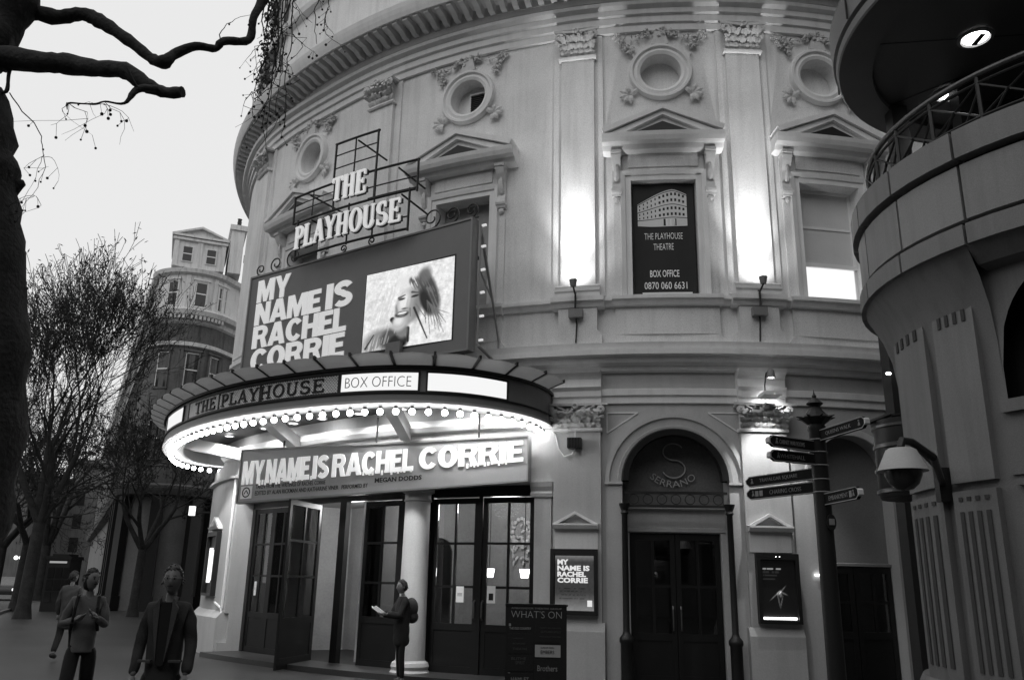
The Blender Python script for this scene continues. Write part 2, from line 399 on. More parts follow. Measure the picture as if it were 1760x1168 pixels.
# --- wall: ground floor
mb = MB(); ARC, ARR, ARZ = -1.28, 0.92, 3.42
gh = [(-12.0, -3.76, 0.0, 3.42), (ARC - ARR, ARC + ARR, 0.0, ARZ + ARR + .08), (1.12, 2.62, 0.0, 4.34)]
wall_grid(mb, -25.5, 9, 0, 5.6, gh)
arch_fill(mb, ARC, ARR, ARZ, ARZ + ARR + .08); reveal(mb, arch_loop(ARC, ARR, ARZ, 0.0), 0, -0.5)
reveal(mb, rect_loop(-12.0, -3.76, 0, 3.42, 20), 0, -0.35)
arch_fill(mb, 1.87, 0.75, 3.58, 4.34); reveal(mb, arch_loop(1.87, .75, 3.58, 0.0), 0, -0.3)
obj('ground_floor_wall', mb, mat('ground_floor_stucco', 0.46, 0.85, 0.14, 1.1, 0.14, 45, 0.12, streak=0.10), theatre)
mb = MB(); up = [(c - WH, c + WH, WZ0, WZ1) for c in wins] + [(c - .7, c + .7, 11.64 - .7, 11.64 + .7) for c in rnds]
wall_grid(mb, -25.5, 9, 5.6, 13.3, up)
for c in wins:
    reveal(mb, rect_loop(c - WH, c + WH, WZ0, WZ1), 0, -0.34)
for i, c in enumerate(rnds): round_hole(mb, c, 11.64, 0.42)
obj('upper_wall', mb, stucco, theatre)
mb = MB(); wall_grid(mb, -25.5, 9, 13.3, 19.5, []); obj('attic_wall', mb, stucco, theatre)
mb = MB(); mb.lathe([(11.9, 19.5), (11.9, 0.0)], (TX, TY, 0), 64, a0=radians(20), a1=radians(160))     # the drum closes at the back
mb.lathe([(12.5, 19.5), (0.01, 20.4)], (TX, TY, 0), 64); obj('roof', mb, dark, theatre)
# --- mouldings that run round the drum
SA, SB = -25, 8.5
mb = MB(); sweep(mb, [(0, 12.6), (.07, 12.6), (.07, 12.75), (.12, 12.77), (.12, 12.92), (.18, 12.94), (.18, 13.06), (.28, 13.1), (.30, 13.17), (.02, 13.19)], SA, SB, False)
obj('architrave', mb, stone_trim, theatre)
mb = MB(); sweep(mb, [(0, 13.22), (.24, 13.24), (.3, 13.32), (.3, 13.56), (.80, 13.60), (.82, 13.52), (.86, 13.52), (.90, 13.62), (.93, 13.72), (.95, 13.82), (0, 14.2)], SA, SB, False, .4, fac0)
obj('cornice', mb, stone_trim, theatre)
mb = MB(); sweep(mb, [(0, 16.2), (.16, 16.26), (.2, 16.4), (0, 16.46)], SA, SB, False); obj('attic_band', mb, stone_trim, theatre)
mb = MB(); sweep(mb, [(0, 5.40), (.10, 5.42), (.14, 5.50), (.24, 5.54), (.30, 5.64), (.38, 5.66), (.38, 5.76), (.27, 5.78), (.31, 5.90), (0, 5.96)], SA, SB, False)
obj('string_course', mb, stone_trim, theatre)
mb = MB(); sweep(mb, [(0, 6.66), (.07, 6.67), (.11, 6.74), (.16, 6.76), (.16, 6.82), (0, 6.85)], SA, SB, False); obj('sill_band', mb, stone_trim, theatre)
mb = MB(); sweep(mb, [(0, 4.82), (.05, 4.83), (.05, 4.95), (.09, 4.97), (.09, 5.08), (0, 5.11)], -2.56, -.12, False)
sweep(mb, [(0, 4.82), (.05, 4.83), (.05, 4.95), (.09, 4.97), (.09, 5.08), (0, 5.11)], .70, SB, False); obj('lower_architrave', mb, stone_trim, theatre)
# modillions: one bracket, then copies turned about the drum's axis
mb = MB(); mb.prism([(.30, 13.34), (.42, 13.34), (.58, 13.43), (.80, 13.47), (.82, 13.59), (.30, 13.59)], -.058, .058, lambda a, b, w: fac(w, a, b))
mo = obj('modillion', mb, stone_trim, theatre); 
def place_mo(c, s_):
    dx = dy = k = 0
    c.rotation_euler.z = s_ / RC; c.location = (dx * k, dy * k, 0)
place_mo(mo, -15.6)
i = -15.6 + .265
while i < 3.6:
    c = dup(mo, theatre); place_mo(c, i); i += .265
# --- Corinthian pilaster capital, local builder
def capital(mb, c, z0, z1, w, o, sides=True):
    H = z1 - z0
    mb.prism([(o, z0), (o + .02, z0 + H * .5), (o + .08, z0 + H * .86), (0, z0 + H * .86), (0, z0)], c - w * .44, c + w * .44, lambda a, b, q: fac(q, a, b), 2)
    mb.prism([(c - w * .68, o + .2), (c, o + .13), (c + w * .68, o + .2), (c + w * .6, o + .13), (c + w * .6, 0), (c - w * .6, 0), (c - w * .6, o + .13)], z0 + H * .9, z1, lambda a, b, q: fac(a, b, q), 1)
    rnd = random.Random(int(abs(c) * 100))
    for row, (zz, L, n, cu) in enumerate([(z0 + .005, H * .36, 6, .05), (z0 + H * .22, H * .40, 5, .09), (z0 + H * .42, H * .40, 6, .15)]):
        for i in range(n):
            x = c - w * .42 + w * .84 * i / (n - 1)
            for q in (-.45, 0, .45):
                leaf(mb, x + q * .05, zz + (0 if q == 0 else L * .1), pi / 2 + rnd.uniform(-.15, .15) - q + (x - c) * -.5, L * rnd.uniform(.75, 1.1) * (1 if q == 0 else .72), w * .05, cu * rnd.uniform(.7, 1.3), o + .015 + .02 * row)
    for k in range(26):
        leaf(mb, c + rnd.uniform(-.55, .55) * w, z0 + H * rnd.uniform(.45, .85), rnd.uniform(0, 6.28), H * .2, w * .04, .07, o + .06)
    for sg in (-1, 1):      # volutes and the stalks that carry them
        P = []
        for k in range(17):
            t = k / 16; a = t * 2.2 * 2 * pi; r = H * .17 * (1 - t * .8)
            P.append(fac(c + sg * (w * .53 - r * cos(a) * .9 + 0), o + .17 + t * .05, z0 + H * .70 + r * sin(a)))
        mb.tube(P, [H * .045 * (1 - .4 * k / 16) for k in range(17)], 5)
        mb.tube([fac(c + sg * w * .1, o + .06, z0 + H * .45), fac(c + sg * w * .22, o + .12, z0 + H * .72), fac(c + sg * w * .4, o + .17, z0 + H * .86)], H * .04, 5)
        leaf(mb, c + sg * w * .36, z0 + H * .45, pi / 2 - sg * .7, H * .36, w * .09, .16, o + .05)
        leaf(mb, c + sg * w * .5, z0 + H * .5, -pi / 2 + sg * .3, H * .2, w * .07, .1, o + .1)
    mb.ball(fac(c, o + .19, z0 + H * .86), H * .11, 8, 6, (1.2, 1, 1))
    for k in range(5): leaf(mb, c, z0 + H * .84, 2 * pi * k / 5, H * .15, w * .05, .05, o + .2)
for c, w in [(-12.6, .68), (-7.66, .68), (-2.96, .66), (.32, .66), (3.6, .66)]:
    mb = MB(); fbox(mb, c - w / 2, c + w / 2, -.02, .13, 7.08, 12.0); p = obj('pilaster', mb, stucco, theatre)
    mb = MB(); fbox(mb, c - w / 2 - .17, c + w / 2 + .17, -.01, .045, 6.9, 12.58); obj('backing_strip', mb, stucco, p)
    mb = MB(); sweep(mb, [(0, 12.0), (.18, 12.0), (.2, 12.03), (.18, 12.07), (0, 12.07)], c - w / 2 - .05, c + w / 2 + .05); obj('astragal', mb, stone_trim, p)
    mb = MB(); sweep(mb, [(0, 6.84), (.22, 6.84), (.22, 6.93), (.25, 6.95), (.25, 7.0), (.17, 7.02), (.2, 7.06), (.14, 7.1), (0, 7.1)], c - w / 2 - .09, c + w / 2 + .09); obj('pilaster_base', mb, stone_trim, p)
    mb = MB(); capital(mb, c, 12.07, 12.62, w, .13); obj('capital', mb, orn, p, smooth=50)
    mb = MB(); sweep(mb, [(0, 6.63), (.2, 6.64), (.24, 6.72), (.29, 6.74), (.29, 6.83), (0, 6.855)], c - w / 2 - .16, c + w / 2 + .16); obj('ledge_break', mb, stone_trim, p)
    mb = MB()   # pedestal with a flared foot
    mb.prism([(c - w / 2 - .03, 6.65), (c - w / 2 - .03, 6.2), (c - w / 2 - .12, 6.1), (c - w / 2 - .12, 5.9), (c + w / 2 + .12, 5.9), (c + w / 2 + .12, 6.1), (c + w / 2 + .03, 6.2), (c + w / 2 + .03, 6.65)], -.01, .17, lambda a, b, q: fac(a, q, b))
    obj('pedestal', mb, stucco, p)
# --- upper windows
def sweep_frame(mb, c, hw, z0, z1, prof):
    """architrave frame round an opening: profile [(outward distance from the edge, o)] up, over and down"""
    v = []; f = []; path = [(c - hw, z0, -1, 0), (c - hw, z1, -1, 1), (c, z1, 0, 1), (c + hw, z1, 1, 1), (c + hw, z0, 1, 0)]
    for s, z, a, b in path: v += [fac(s + a * d, o, z + b * d) for d, o in prof]
    k = len(prof)
    for i in range(len(path) - 1):
        for j in range(k - 1): f.append((i * k + j, (i + 1) * k + j, (i + 1) * k + j + 1, i * k + j + 1))
    mb.add(v, f)
for i, c in enumerate(wins):
    wz = 1.1 if c < -5 else 1.0
    mb = MB(); sweep_frame(mb, c, WH, WZ0, WZ1, [(0, .001), (0, .05), (.1, .05), (.11, .08), (.19, .10), (.21, 0)])
    wdw = obj('window', mb, stone_trim, theatre)
    mb = MB(); fbox(mb, c - WH - .16, c + WH + .16, 0, .03, 9.47, 9.86); fbox(mb, c - WH - .05, c + WH + .05, 0.03, .06, 9.52, 9.8); obj('frieze_panel', mb, stucco, wdw)
    mb = MB(); E = WH + .52 + (.08 if c < -5 else 0)
    sweep(mb, [(0, 9.80), (.22, 9.82), (.28, 9.90), (.40, 9.92), (.44, 10.0), (.46, 10.08), (0, 10.1)], c - E, c + E)
    up_, lo = .5, .1
    for d0, d1, o in ((0.0, .10, .46), (.10, .20, .40), (.20, .30, .32)):       # raking cornice in three steps
        for sg in (-1, 1):
            mb.prism([(c + sg * E, 10.10 + lo - d0), (c, 10.66 - d0), (c, 10.66 - d1), (c + sg * E * .96, 10.10 + lo - d1)] if d1 < .2 else
                     [(c + sg * E * (1 - d0 * .9), 10.09), (c, 10.66 - d0), (c, 10.66 - d1), (c + sg * E * (1 - d1 * 1.7), 10.09)], -.01, o, lambda a, b, q: fac(a, q, b))
    obj('pediment', mb, stone_trim, wdw)
    mb = MB(); mb.prism([(c - .58, 10.105), (c + .58, 10.105), (c, 10.35)], .1, .335, lambda a, b, q: fac(a, q, b)); obj('tympanum', mb, dark, wdw)
    for sg in (-1, 1):
        x = c + sg * (WH + .27); mb = MB()
        mb.prism([(0, 8.9), (.1, 8.9), (.13, 9.0), (.1, 9.12), (.06, 9.2), (.09, 9.45), (.2, 9.62), (.24, 9.72), (.24, 9.82), (0, 9.82)], x - .085, x + .085, lambda a, b, q: fac(q, a, b))
        mb.tube([fac(x - .1, .09, 9.0), fac(x + .1, .09, 9.0)], .065, 10); mb.tube([fac(x - .1, .19, 9.73), fac(x + .1, .19, 9.73)], .05, 10)
        leaf(mb, x, 8.93, -pi / 2, .16, .06, .05, .03); leaf(mb, x, 9.2, pi / 2, .38, .05, .05, .1)
        mb.box(x - .1, x + .1, .27, 0, 9.76, 9.82, fac)
        obj('console', mb, orn, wdw)
        mb = MB(); fbox(mb, x - .07, x + .07, 0, .03, 6.86, 8.86); obj('side_strip', mb, stucco, wdw)
    mb = MB(); sweep(mb, [(0, 6.64), (.16, 6.66), (.2, 6.74), (.24, 6.76), (.24, 6.83), (-.3, 6.865)], c - WH - .38, c + WH + .38); obj('sill', mb, stone_trim, wdw)
    mb = MB(); fbox(mb, c - .95, c + .95, -.01, .07, 6.12, 6.65); mb.prism([(c - .95, 6.12), (c - 1.03, 6.0), (c - 1.03, 5.94), (c + 1.03, 5.94), (c + 1.03, 6.0), (c + .95, 6.12)], -.01, .07, lambda a, b, q: fac(a, q, b))
    obj('apron', mb, stucco, wdw)
    if c > 0:          # a sash window with a lit lower light
        mb = MB(); o = -.26
        for a, b in ((c - WH, c - WH + .06), (c + WH - .06, c + WH)): fbox(mb, a, b, o - .05, o, WZ0, WZ1)
        for a, b in ((6.86, 6.93), (7.62, 7.70), (8.42, 8.47), (9.18, 9.24)): fbox(mb, c - WH, c + WH, o - .05, o + (.03 if a == 7.62 else .002), a, b)
        obj('sash', mb, whitep, wdw)
        mb = MB(); fbox(mb, c - WH + .06, c + WH - .06, o - .04, o - .02, 7.70, 9.18); obj('blind', mb, mat('window_blind', .62, .7, .1, 2), wdw)
        mb = MB(); fbox(mb, c - WH + .06, c + WH - .06, o - .04, o - .02, 6.93, 7.62); obj('lit_pane', mb, emis('lit_window', 1.3, .8), wdw)
    else:
        mb = MB(); fbox(mb, c - WH, c + WH, -.40, -.33, WZ0, WZ1); obj('blank_panel', mb, mat('window_infill_board', .30, .8, .15, 2), wdw)
# --- round windows with rings, sprays and swags of leaves
for i, c in enumerate(rnds):
    z = 11.64
    mb = MB(); ring(mb, c, z, [(.41, -.02), (.41, .06), (.47, .09), (.53, .07), (.56, .12), (.61, .12), (.63, .08), (.63, 0)]); rw = obj('round_window', mb, stone_trim, theatre, smooth=40)
    mb = MB(); rnd = random.Random(i)
    def swag(pts, n, sz):
        for k in range(int(n * 1.8)):
            t = rnd.random() * (len(pts) - 1); a = int(t); f_ = t - a; x = pts[a][0] * (1 - f_) + pts[min(a + 1, len(pts) - 1)][0] * f_; y = pts[a][1] * (1 - f_) + pts[min(a + 1, len(pts) - 1)][1] * f_
            leaf(mb, c + x + rnd.uniform(-.05, .05), z + y + rnd.uniform(-.05, .05), rnd.uniform(0, 2 * pi), sz * rnd.uniform(.5, 1.0), sz * .16, rnd.uniform(.04, .12), .02)
            if k % 9 == 0: mb.ball(fac(c + x + rnd.uniform(-.07, .07), .06, z + y + rnd.uniform(-.06, .06)), sz * .22, 6, 5)
    swag([(-.28, .86), (.0, .9), (.28, .86)], 22, .16)
    for sg in (-1, 1):
        swag([(sg * .78, .8), (sg * .68, .6), (sg * .58, .46)], 18, .15); swag([(sg * .28, .86), (sg * .5, .78), (sg * .78, .82)], 8, .1)
        swag([(sg * .82, .78), (sg * .95, .86)], 5, .1)
        for k in range(6): leaf(mb, c + sg * .62, z - .50, [-.3, -1.0, -1.7, .4, 2.6, 1.2][k] if sg > 0 else pi - [-.3, -1.0, -1.7, .4, 2.6, 1.2][k], .22, .055, .06)
    mb.prism([(c - .1, z + .92), (c + .1, z + .92), (c + .17, z + .62), (c - .17, z + .62)], 0, .10, lambda a, b, q: fac(a, q, b))
    obj('leaf_ornament', mb, orn, rw, kind='stuff')
    if c < -5:
        mb = MB(); a, b = c - .08, c + .30
        fbox(mb, a - .04, b + .04, -.29, -.24, z - .24, z - .2); fbox(mb, a - .04, b + .04, -.29, -.24, z + .22, z + .26); fbox(mb, a - .04, a, -.29, -.24, z - .2, z + .22); fbox(mb, b, b + .04, -.29, -.24, z - .2, z + .22)
        obj('louvre_frame', mb, whitep, rw)
        mb = MB(); fbox(mb, a, b, -.295, -.28, z - .2, z + .22)
        for k in range(9): fbox(mb, a, b, -.28, -.25, z - .19 + k * .046, z - .175 + k * .046)
        obj('louvre', mb, dark, rw)
# --- ground floor piers A, B and the far left one
for c, w in [(-2.98, .84), (.27, .80), (3.55, .8)]:
    mb = MB(); fbox(mb, c - w / 2, c + w / 2, -.02, .13, 1.02, 4.34); p = obj('pier', mb, MATS['ground_floor_stucco'], theatre)
    mb = MB(); mb.prism([(0, 0), (.2, 0), (.2, .92), (.13, 1.06), (0, 1.06)], c - w / 2 - .05, c + w / 2 + .05, lambda a, b, q: fac(q, a, b), 2); obj('plinth', mb, MATS['ground_floor_stucco'], p)
    mb = MB(); capital(mb, c, 4.36, 4.80, w, .12); obj('capital', mb, orn, p, smooth=50)
    mb = MB(); sweep(mb, [(0, 4.31), (.17, 4.31), (.18, 4.34), (.16, 4.37), (0, 4.37)], c - w / 2 - .03, c + w / 2 + .03); obj('astragal', mb, stone_trim, p)
    mb = MB(); sweep(mb, [(0, 4.80), (.15, 4.80), (.15, 4.92), (.19, 4.94), (.19, 5.04), (.25, 5.1), (.17, 5.12), (.17, 5.26), (.2, 5.30), (.28, 5.36), (.32, 5.42), (0, 5.42)], c - w / 2 - .02, c + w / 2 + .02); obj('entablature_block', mb, stone_trim, p)
    mb = MB()
    sweep(mb, [(0, 2.60), (.24, 2.6), (.28, 2.66), (.28, 2.69), (0, 2.7)], c - w / 2 + .02, c + w / 2 - .04)
    for sg in (-1, 1): mb.prism([(c - .02 + sg * (w / 2 - .03), 2.69), (c - .02, 2.90), (c - .02, 2.85), (c - .02 + sg * (w / 2 - .13), 2.69)], .12, .25, lambda a, b, q: fac(a, q, b))
    fbox(mb, c - w / 2 + .04, c + w / 2 - .06, .12, .15, 2.26, 2.6); obj('small_pediment', mb, stone_trim, p)
# slim pilaster beside the doors
mb = MB(); fbox(mb, -3.76, -3.45, -.02, .06, 0, 3.18); sweep(mb, [(0, 3.16), (.1, 3.16), (.12, 3.22), (.09, 3.26), (.14, 3.34), (.16, 3.42), (0, 3.44)], -3.82, -3.42); obj('door_jamb', mb, MATS['ground_floor_stucco'], theatre)
# far left pier
mb = MB(); fbox(mb, -14.9, -12.0, -.02, .10, 0.9, 4.3); mb.prism([(0, 0), (.26, 0), (.26, .8), (.12, .95), (0, .95)], -14.9, -12.05, lambda a, b, q: fac(q, a, b), 6)
fbox(mb, -12.3, -12.0, 0, .2, 0, .28)
sweep(mb, [(0, 3.9), (.2, 3.92), (.2, 3.98), (0, 4.0)], -14.9, -12.0); p = obj('pier', mb, MATS['ground_floor_stucco'], theatre)
mb = MB(); mb.tube([fac(-12.12, .14, .1), fac(-12.12, .14, 1.0), fac(-12.5, .17, 1.12)], .03, 8); mb.tube([fac(-12.12, .13, 1.0), fac(-12.12, .13, 3.9)], .035, 8); obj('drainpipe', mb, stone_trim, p, smooth=60)
mb = MB(); sweep(mb, [(0, 2.78), (.2, 2.78), (.24, 2.84), (0, 2.86)], -13.75, -12.75)
for sg in (-1, 1): mb.prism([(-13.25 + sg * .48, 2.85), (-13.25, 3.08), (-13.25, 3.02), (-13.25 + sg * .38, 2.85)], .09, .2, lambda a, b, q: fac(a, q, b))
obj('small_pediment', mb, stone_trim, p)
# --- restaurant arch
mb = MB(); ring(mb, ARC, ARZ, [(ARR, -.02), (ARR, .04), (ARR + .07, .06), (ARR + .08, .03), (ARR + .2, .05), (ARR + .22, .09), (ARR + .29, .09), (ARR + .30, 0)], 0, pi)
for sg in (-1, 1):
    x0, x1 = sorted((ARC + sg * ARR, ARC + sg * (ARR + .29))); fbox(mb, x0, x1, -.02, .045, 0, ARZ - .04)
    fbox(mb, x0 - .01, x1 + .01, -.01, .10, ARZ - .04, ARZ + .0)
arch = obj('arched_doorway', mb, MATS['ground_floor_stucco'], theatre, smooth=30)
for sg in (-1, 1):     # incised spandrel panels
    mb = MB(); x = ARC + sg * 1.17; P = [(x, 4.66), (ARC + sg * .62, 4.66), (x, 4.3)]
    for a, b in ((0, 1), (1, 2), (2, 0)): ribbon(mb, [P[a], P[b]], .012, .003, .018, lambda u, v, q: fac(u, q, v))
    obj('spandrel_moulding', mb, stone_trim, arch)
mb = MB(); fbox(mb, ARC - ARR, ARC + ARR, -.50, -.42, 2.58, 3.02); sweep(mb, [(-.42, 2.58), (-.36, 2.6), (-.36, 2.66), (-.42, 2.68)], ARC - ARR, ARC + ARR); sweep(mb, [(-.42, 2.98), (-.34, 3.0), (-.34, 3.05), (-.42, 3.07)], ARC - ARR, ARC + ARR)
fbox(mb, ARC - ARR, ARC - ARR + .1, -.5, -.35, 0, 2.58); fbox(mb, ARC + ARR - .1, ARC + ARR, -.5, -.35, 0, 2.58); obj('lintel', mb, MATS['ground_floor_stucco'], arch)
mb = MB(); L = arch_loop(ARC, ARR, ARZ, 3.03); mb.add([fac(a, -.42, b) for a, b in L], [tuple(range(len(L)))]); obj('fanlight', mb, mat('frosted_fanlight', .14, .25, .35, 3, .3, 30, .1, spec=.5), arch)
mb = MB(); P = []
for k in range(33):
    t = k / 32; a = radians(35 + 235 * min(t * 2, 1)) if t <= .5 else 0
    if t <= .5: P.append((ARC + .02 + .19 * cos(radians(30 + 240 * t * 2)), 4.02 + .15 * sin(radians(30 + 240 * t * 2))))
    else: P.append((ARC + .02 + .21 * cos(radians(90 - 250 * (t - .5) * 2)), 3.71 + .16 * sin(radians(90 - 250 * (t - .5) * 2))))
mb.tube([fac(a, -.40, b) for a, b in P], .013, 5)
V, F, W = text_geo('SERRANO', .95, .12, .01, -0.01)
mb.add([fac(ARC + (.62 - (v[1])) * sin((v[0] - .475) / .62 * 1.0) , -.405 + v[2], 4.0 - (.62 - v[1]) * cos((v[0] - .475) / .62)) for v in V], F)
obj('etched_lettering', mb, mat('etched_letter_paint', .42, .5), arch)
mb = MB()      # iron hood: arch ribs, bar with a row of circles, two columns
ring(mb, ARC + .0, ARZ + .02, [(.80, -.1), (.80, .12), (.90, .14), (.93, .06), (.93, -.1), (.8, -.1)], 0, pi)
fbox(mb, ARC - .88, ARC + .88, -.02, .06, 3.22, 3.26); fbox(mb, ARC - .88, ARC + .88, -.02, .06, 2.99, 3.03)
for k in range(7):
    ring(mb, ARC - .72 + k * .24, 3.125, [(.075, .03), (.075, .045), (.09, .045), (.09, .03)], n=18)
obj('iron_hood', mb, iron, arch, smooth=40)
for sg in (-1, 1):
    mb = MB(); c = fac(ARC + sg * .88, .14, 0)
    mb.lathe([(.13, 0), (.13, .12), (.1, .14), (.1, .75), (.12, .78), (.12, .84), (.07, .9), (.055, .95), (.05, 2.85), (.07, 2.88), (.055, 2.92), (.09, 3.0), (.1, 3.04), (0.0, 3.05)], c, 14); obj('iron_column', mb, iron, arch, smooth=40)
def leafdoor(s0, s1, o, z1, par, rows, zb=.95, cols=2, m=fac):
    """a glazed door leaf between s0 and s1: stiles, rails and bars, a solid lower panel and panes"""
    mb = MB(); st = .09 if s1 - s0 > .7 else .07; w = (s1 - s0 - 2 * st)
    def bx(a, b, c, d, e=0.025): mb.box(a, b, o + e, o - e, c, d, m, 1)
    bx(s0, s0 + st, 0.02, z1); bx(s1 - st, s1, 0.02, z1); bx(s0 + st, s1 - st, z1 - .1, z1); bx(s0 + st, s1 - st, .02, .22); bx(s0 + st, s1 - st, zb - .12, zb)
    bx(s0 + st, s1 - st, .22, zb - .12, .012)
    dr = obj('door', mb, dkwood, par)
    zs = [zb] + [zb + (z1 - .1 - zb) * r for r in rows] + [z1 - .1]
    xs = [s0 + st + w * i / cols for i in range(cols + 1)]
    mb = MB()
    for x in xs[1:-1]: mb.box(x - .022, x + .022, o + .022, o - .022, zb, z1 - .1, m)
    for z in zs[1:-1]: mb.box(s0 + st, s1 - st, o + .02, o - .02, z - .022, z + .022, m)
    obj('glazing_bar', mb, dkwood, dr)
    for i in range(cols):
        for j in range(len(zs) - 1):
            mb = MB(); mb.box(xs[i] + (.022 if i else 0), xs[i + 1] - (.022 if i < cols - 1 else 0), o + .004, o - .004, zs[j] + (.02 if j else 0), zs[j + 1] - (.02 if j < len(zs) - 2 else 0), m); obj('pane', mb, panegl, dr)
    return dr
# doors of the arch, nearly black
for a, b in ((ARC - .80, ARC - .005), (ARC + .005, ARC + .80)): leafdoor(a, b, -.46, 2.56, theatre, (.5,), .9)
mb = MB()
for sg in (-1, 1):
    mb.tube([fac(ARC + sg * .07, -.40, .95), fac(ARC + sg * .07, -.38, 1.0), fac(ARC + sg * .07, -.38, 1.3), fac(ARC + sg * .07, -.40, 1.35)], .015, 6)
obj('door_handle', mb, mat('steel', .16, .4, metal=.8), theatre)
# --- right bay: blank arch and dark door
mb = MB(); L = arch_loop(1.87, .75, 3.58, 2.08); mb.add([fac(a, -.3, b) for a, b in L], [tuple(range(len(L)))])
sweep(mb, [(-.3, 2.06), (-.22, 2.08), (-.22, 2.12), (-.3, 2.14)], 1.12, 2.62); obj('blank_arch_wall', mb, mat('shaded_stucco', .20, .85, .2, 1.5, .2, 40), theatre)  # darker stucco, the shade of the recess put into its colour
mb = MB(); ring(mb, 1.87, 3.58, [(.75, .0), (.75, .04), (.86, .06), (.88, 0)], 0, pi); obj('archivolt', mb, stone_trim, theatre, smooth=30)
for a, b in ((1.14, 1.86), (1.88, 2.60)): leafdoor(a, b, -.26, 2.06, theatre, (.5,), 1.0)
# --- entrance colonnade: column, doors, foyer
mb = MB(); c = fac(-6.2, -.08, 0)
mb.lathe([(.36, 0), (.36, .1), (.33, .14), (.35, .2), (.33, .26), (.27, .3), (.255, 1.4), (.24, 3.12), (.27, 3.14), (.25, 3.18), (.25, 3.28), (.31, 3.3), (.31, 3.42), (0, 3.42)], c, 32)
obj('column', mb, MATS['ground_floor_stucco'], theatre, smooth=35)
mb = MB(); fbox(mb, -12.0, -3.76, -.42, -.30, 3.22, 3.42)
for a, b in ((-6.15, -5.98), (-3.86, -3.76), (-4.98, -4.90), (-6.75, -6.45), (-12.0, -11.85), (-10.15, -10.0), (-8.5, -8.3)): fbox(mb, a, b, -.42, -.3, 0, 3.22)
obj('door_frame', mb, dkwood, theatre)
for a, b in ((-5.98, -4.985), (-4.895, -3.86)): leafdoor(a, b, -.36, 3.2, theatre, (.30, .66), .95)
for a, b in ((-11.85, -11.0), (-11.0, -10.15), (-10.0, -9.2)): leafdoor(a, b, -.36, 3.2, theatre, (.36, .68), .95)
leafdoor(-7.75, -6.76, -.36, 3.2, theatre, (.3, .66), 1.0)
mb = MB()
for s_ in (-5.02, -4.86): mb.tube([fac(s_, -.33, 1.02), fac(s_, -.28, 1.06), fac(s_, -.28, 1.32), fac(s_, -.33, 1.36)], .018, 6)
obj('door_handle', mb, MATS['steel'], theatre)
# open leaf, hinged near the middle and swung out on to the pavement
H = Vector(fac(-9.15, -.3, 0)); E_ = Vector((-4.3, 16.75, 0)); u_ = (E_ - H); LW = u_.length; u_.normalize(); n_ = Vector((-u_.y, u_.x, 0))
def dm(a, b, c): p = H + u_ * a + n_ * b; return (p.x, p.y, c)
leafdoor(0, LW, 0, 3.18, theatre, (.36, .68), .95, 2, dm)
mb = MB(); fbox(mb, -8.95, -8.55, -1.6, -1.3, 0, 3.4); obj('inner_pier', mb, whitep, theatre)
mb = MB()
mb.prism([(0, 0), (0, 2.3), (.1, 2.5), (.3, 2.58), (1.1, 2.58), (1.3, 2.5), (1.4, 2.3), (1.4, 0)], -2.2, -2.15, lambda a, b, q: fac(-8.3 + a * 1.05, q, b), 1); obj('inner_door', mb, dkwood, theatre)
foy = mat('foyer_plaster', .32, .7, .3, 1.5, .2, 20, .1)
mb = MB(); wall_grid(mb, -13, -2.6, 0, 3.5, [], o=-3.2); sweep(mb, [(-3.2, 3.46), (-.42, 3.46)], -13, -2.6, False)
for s_ in (-2.6, -13): mb.add([fac(s_, -3.2, 0), fac(s_, -.42, 0), fac(s_, -.42, 3.46), fac(s_, -3.2, 3.46)], [(0, 1, 2, 3)])
obj('foyer_wall', mb, foy, theatre)
mb = MB(); sweep(mb, [(-3.2, .03), (-.3, .03)], -12.6, -2.6, False); obj('foyer_floor', mb, dark, theatre)
mb = MB()
for x in (-5.35, -4.1):
    for k in range(16):
        a = 2 * pi * k / 16; mb.ball(fac(x + .28 * cos(a), -3.14, 2.75 + .28 * sin(a)), .05, 6, 5)
    for k in range(30): leaf(mb, x + random.uniform(-.3, .3), 2.1 + random.uniform(0, .9), random.uniform(0, 6.28), .13, .03, .05, -3.16)
obj('foyer_plasterwork', mb, orn, theatre, kind='stuff')
mb = MB(); fbox(mb, ARC - 1.1, ARC + 1.1, -.9, -.85, 0, 4.5); obj('dark_lobby', mb, dark, theatre)
mb = MB(); fbox(mb, 1.0, 2.7, -.9, -.85, 0, 4.5); obj('dark_lobby', mb, dark, theatre)
mb = MB(); fbox(mb, -12.0, -3.76, -.35, .55, -.06, .10); obj('door_step', mb, pave, theatre)
# ------------------------------------------------------------------ entrance canopy: a bowed fascia with glass crown, bulbs, beams
KP = [(.80, 15.25), (.60, 14.55), (.10, 13.82), (-.73, 13.26), (-1.65, 13.13), (-2.62, 13.34), (-3.75, 13.90), (-4.94, 14.73), (-6.05, 15.85), (-6.95, 17.10), (-7.60, 18.35), (-8.03, 19.55), (-8.2, 20.6), (-7.98, 21.45), (-7.4, 21.95)]
def crom(P, n):
    out = []
    for i in range(len(P) - 1):
        p0 = P[max(i - 1, 0)]; p1 = P[i]; p2 = P[i + 1]; p3 = P[min(i + 2, len(P) - 1)]
        for k in range(n):
            t = k / n; out.append(tuple(.5 * (2 * p1[j] + (p2[j] - p0[j]) * t + (2 * p0[j] - 5 * p1[j] + 4 * p2[j] - p3[j]) * t * t + (3 * p1[j] - p0[j] - 3 * p2[j] + p3[j]) * t ** 3) for j in range(len(p1))))
    out.append(tuple(P[-1])); return out
K2 = crom(KP, 12)
LEN = [0.0]
for i in range(1, len(K2)): LEN.append(LEN[-1] + hypot(K2[i][0] - K2[i - 1][0], K2[i][1] - K2[i - 1][1]))
KL = LEN[-1]
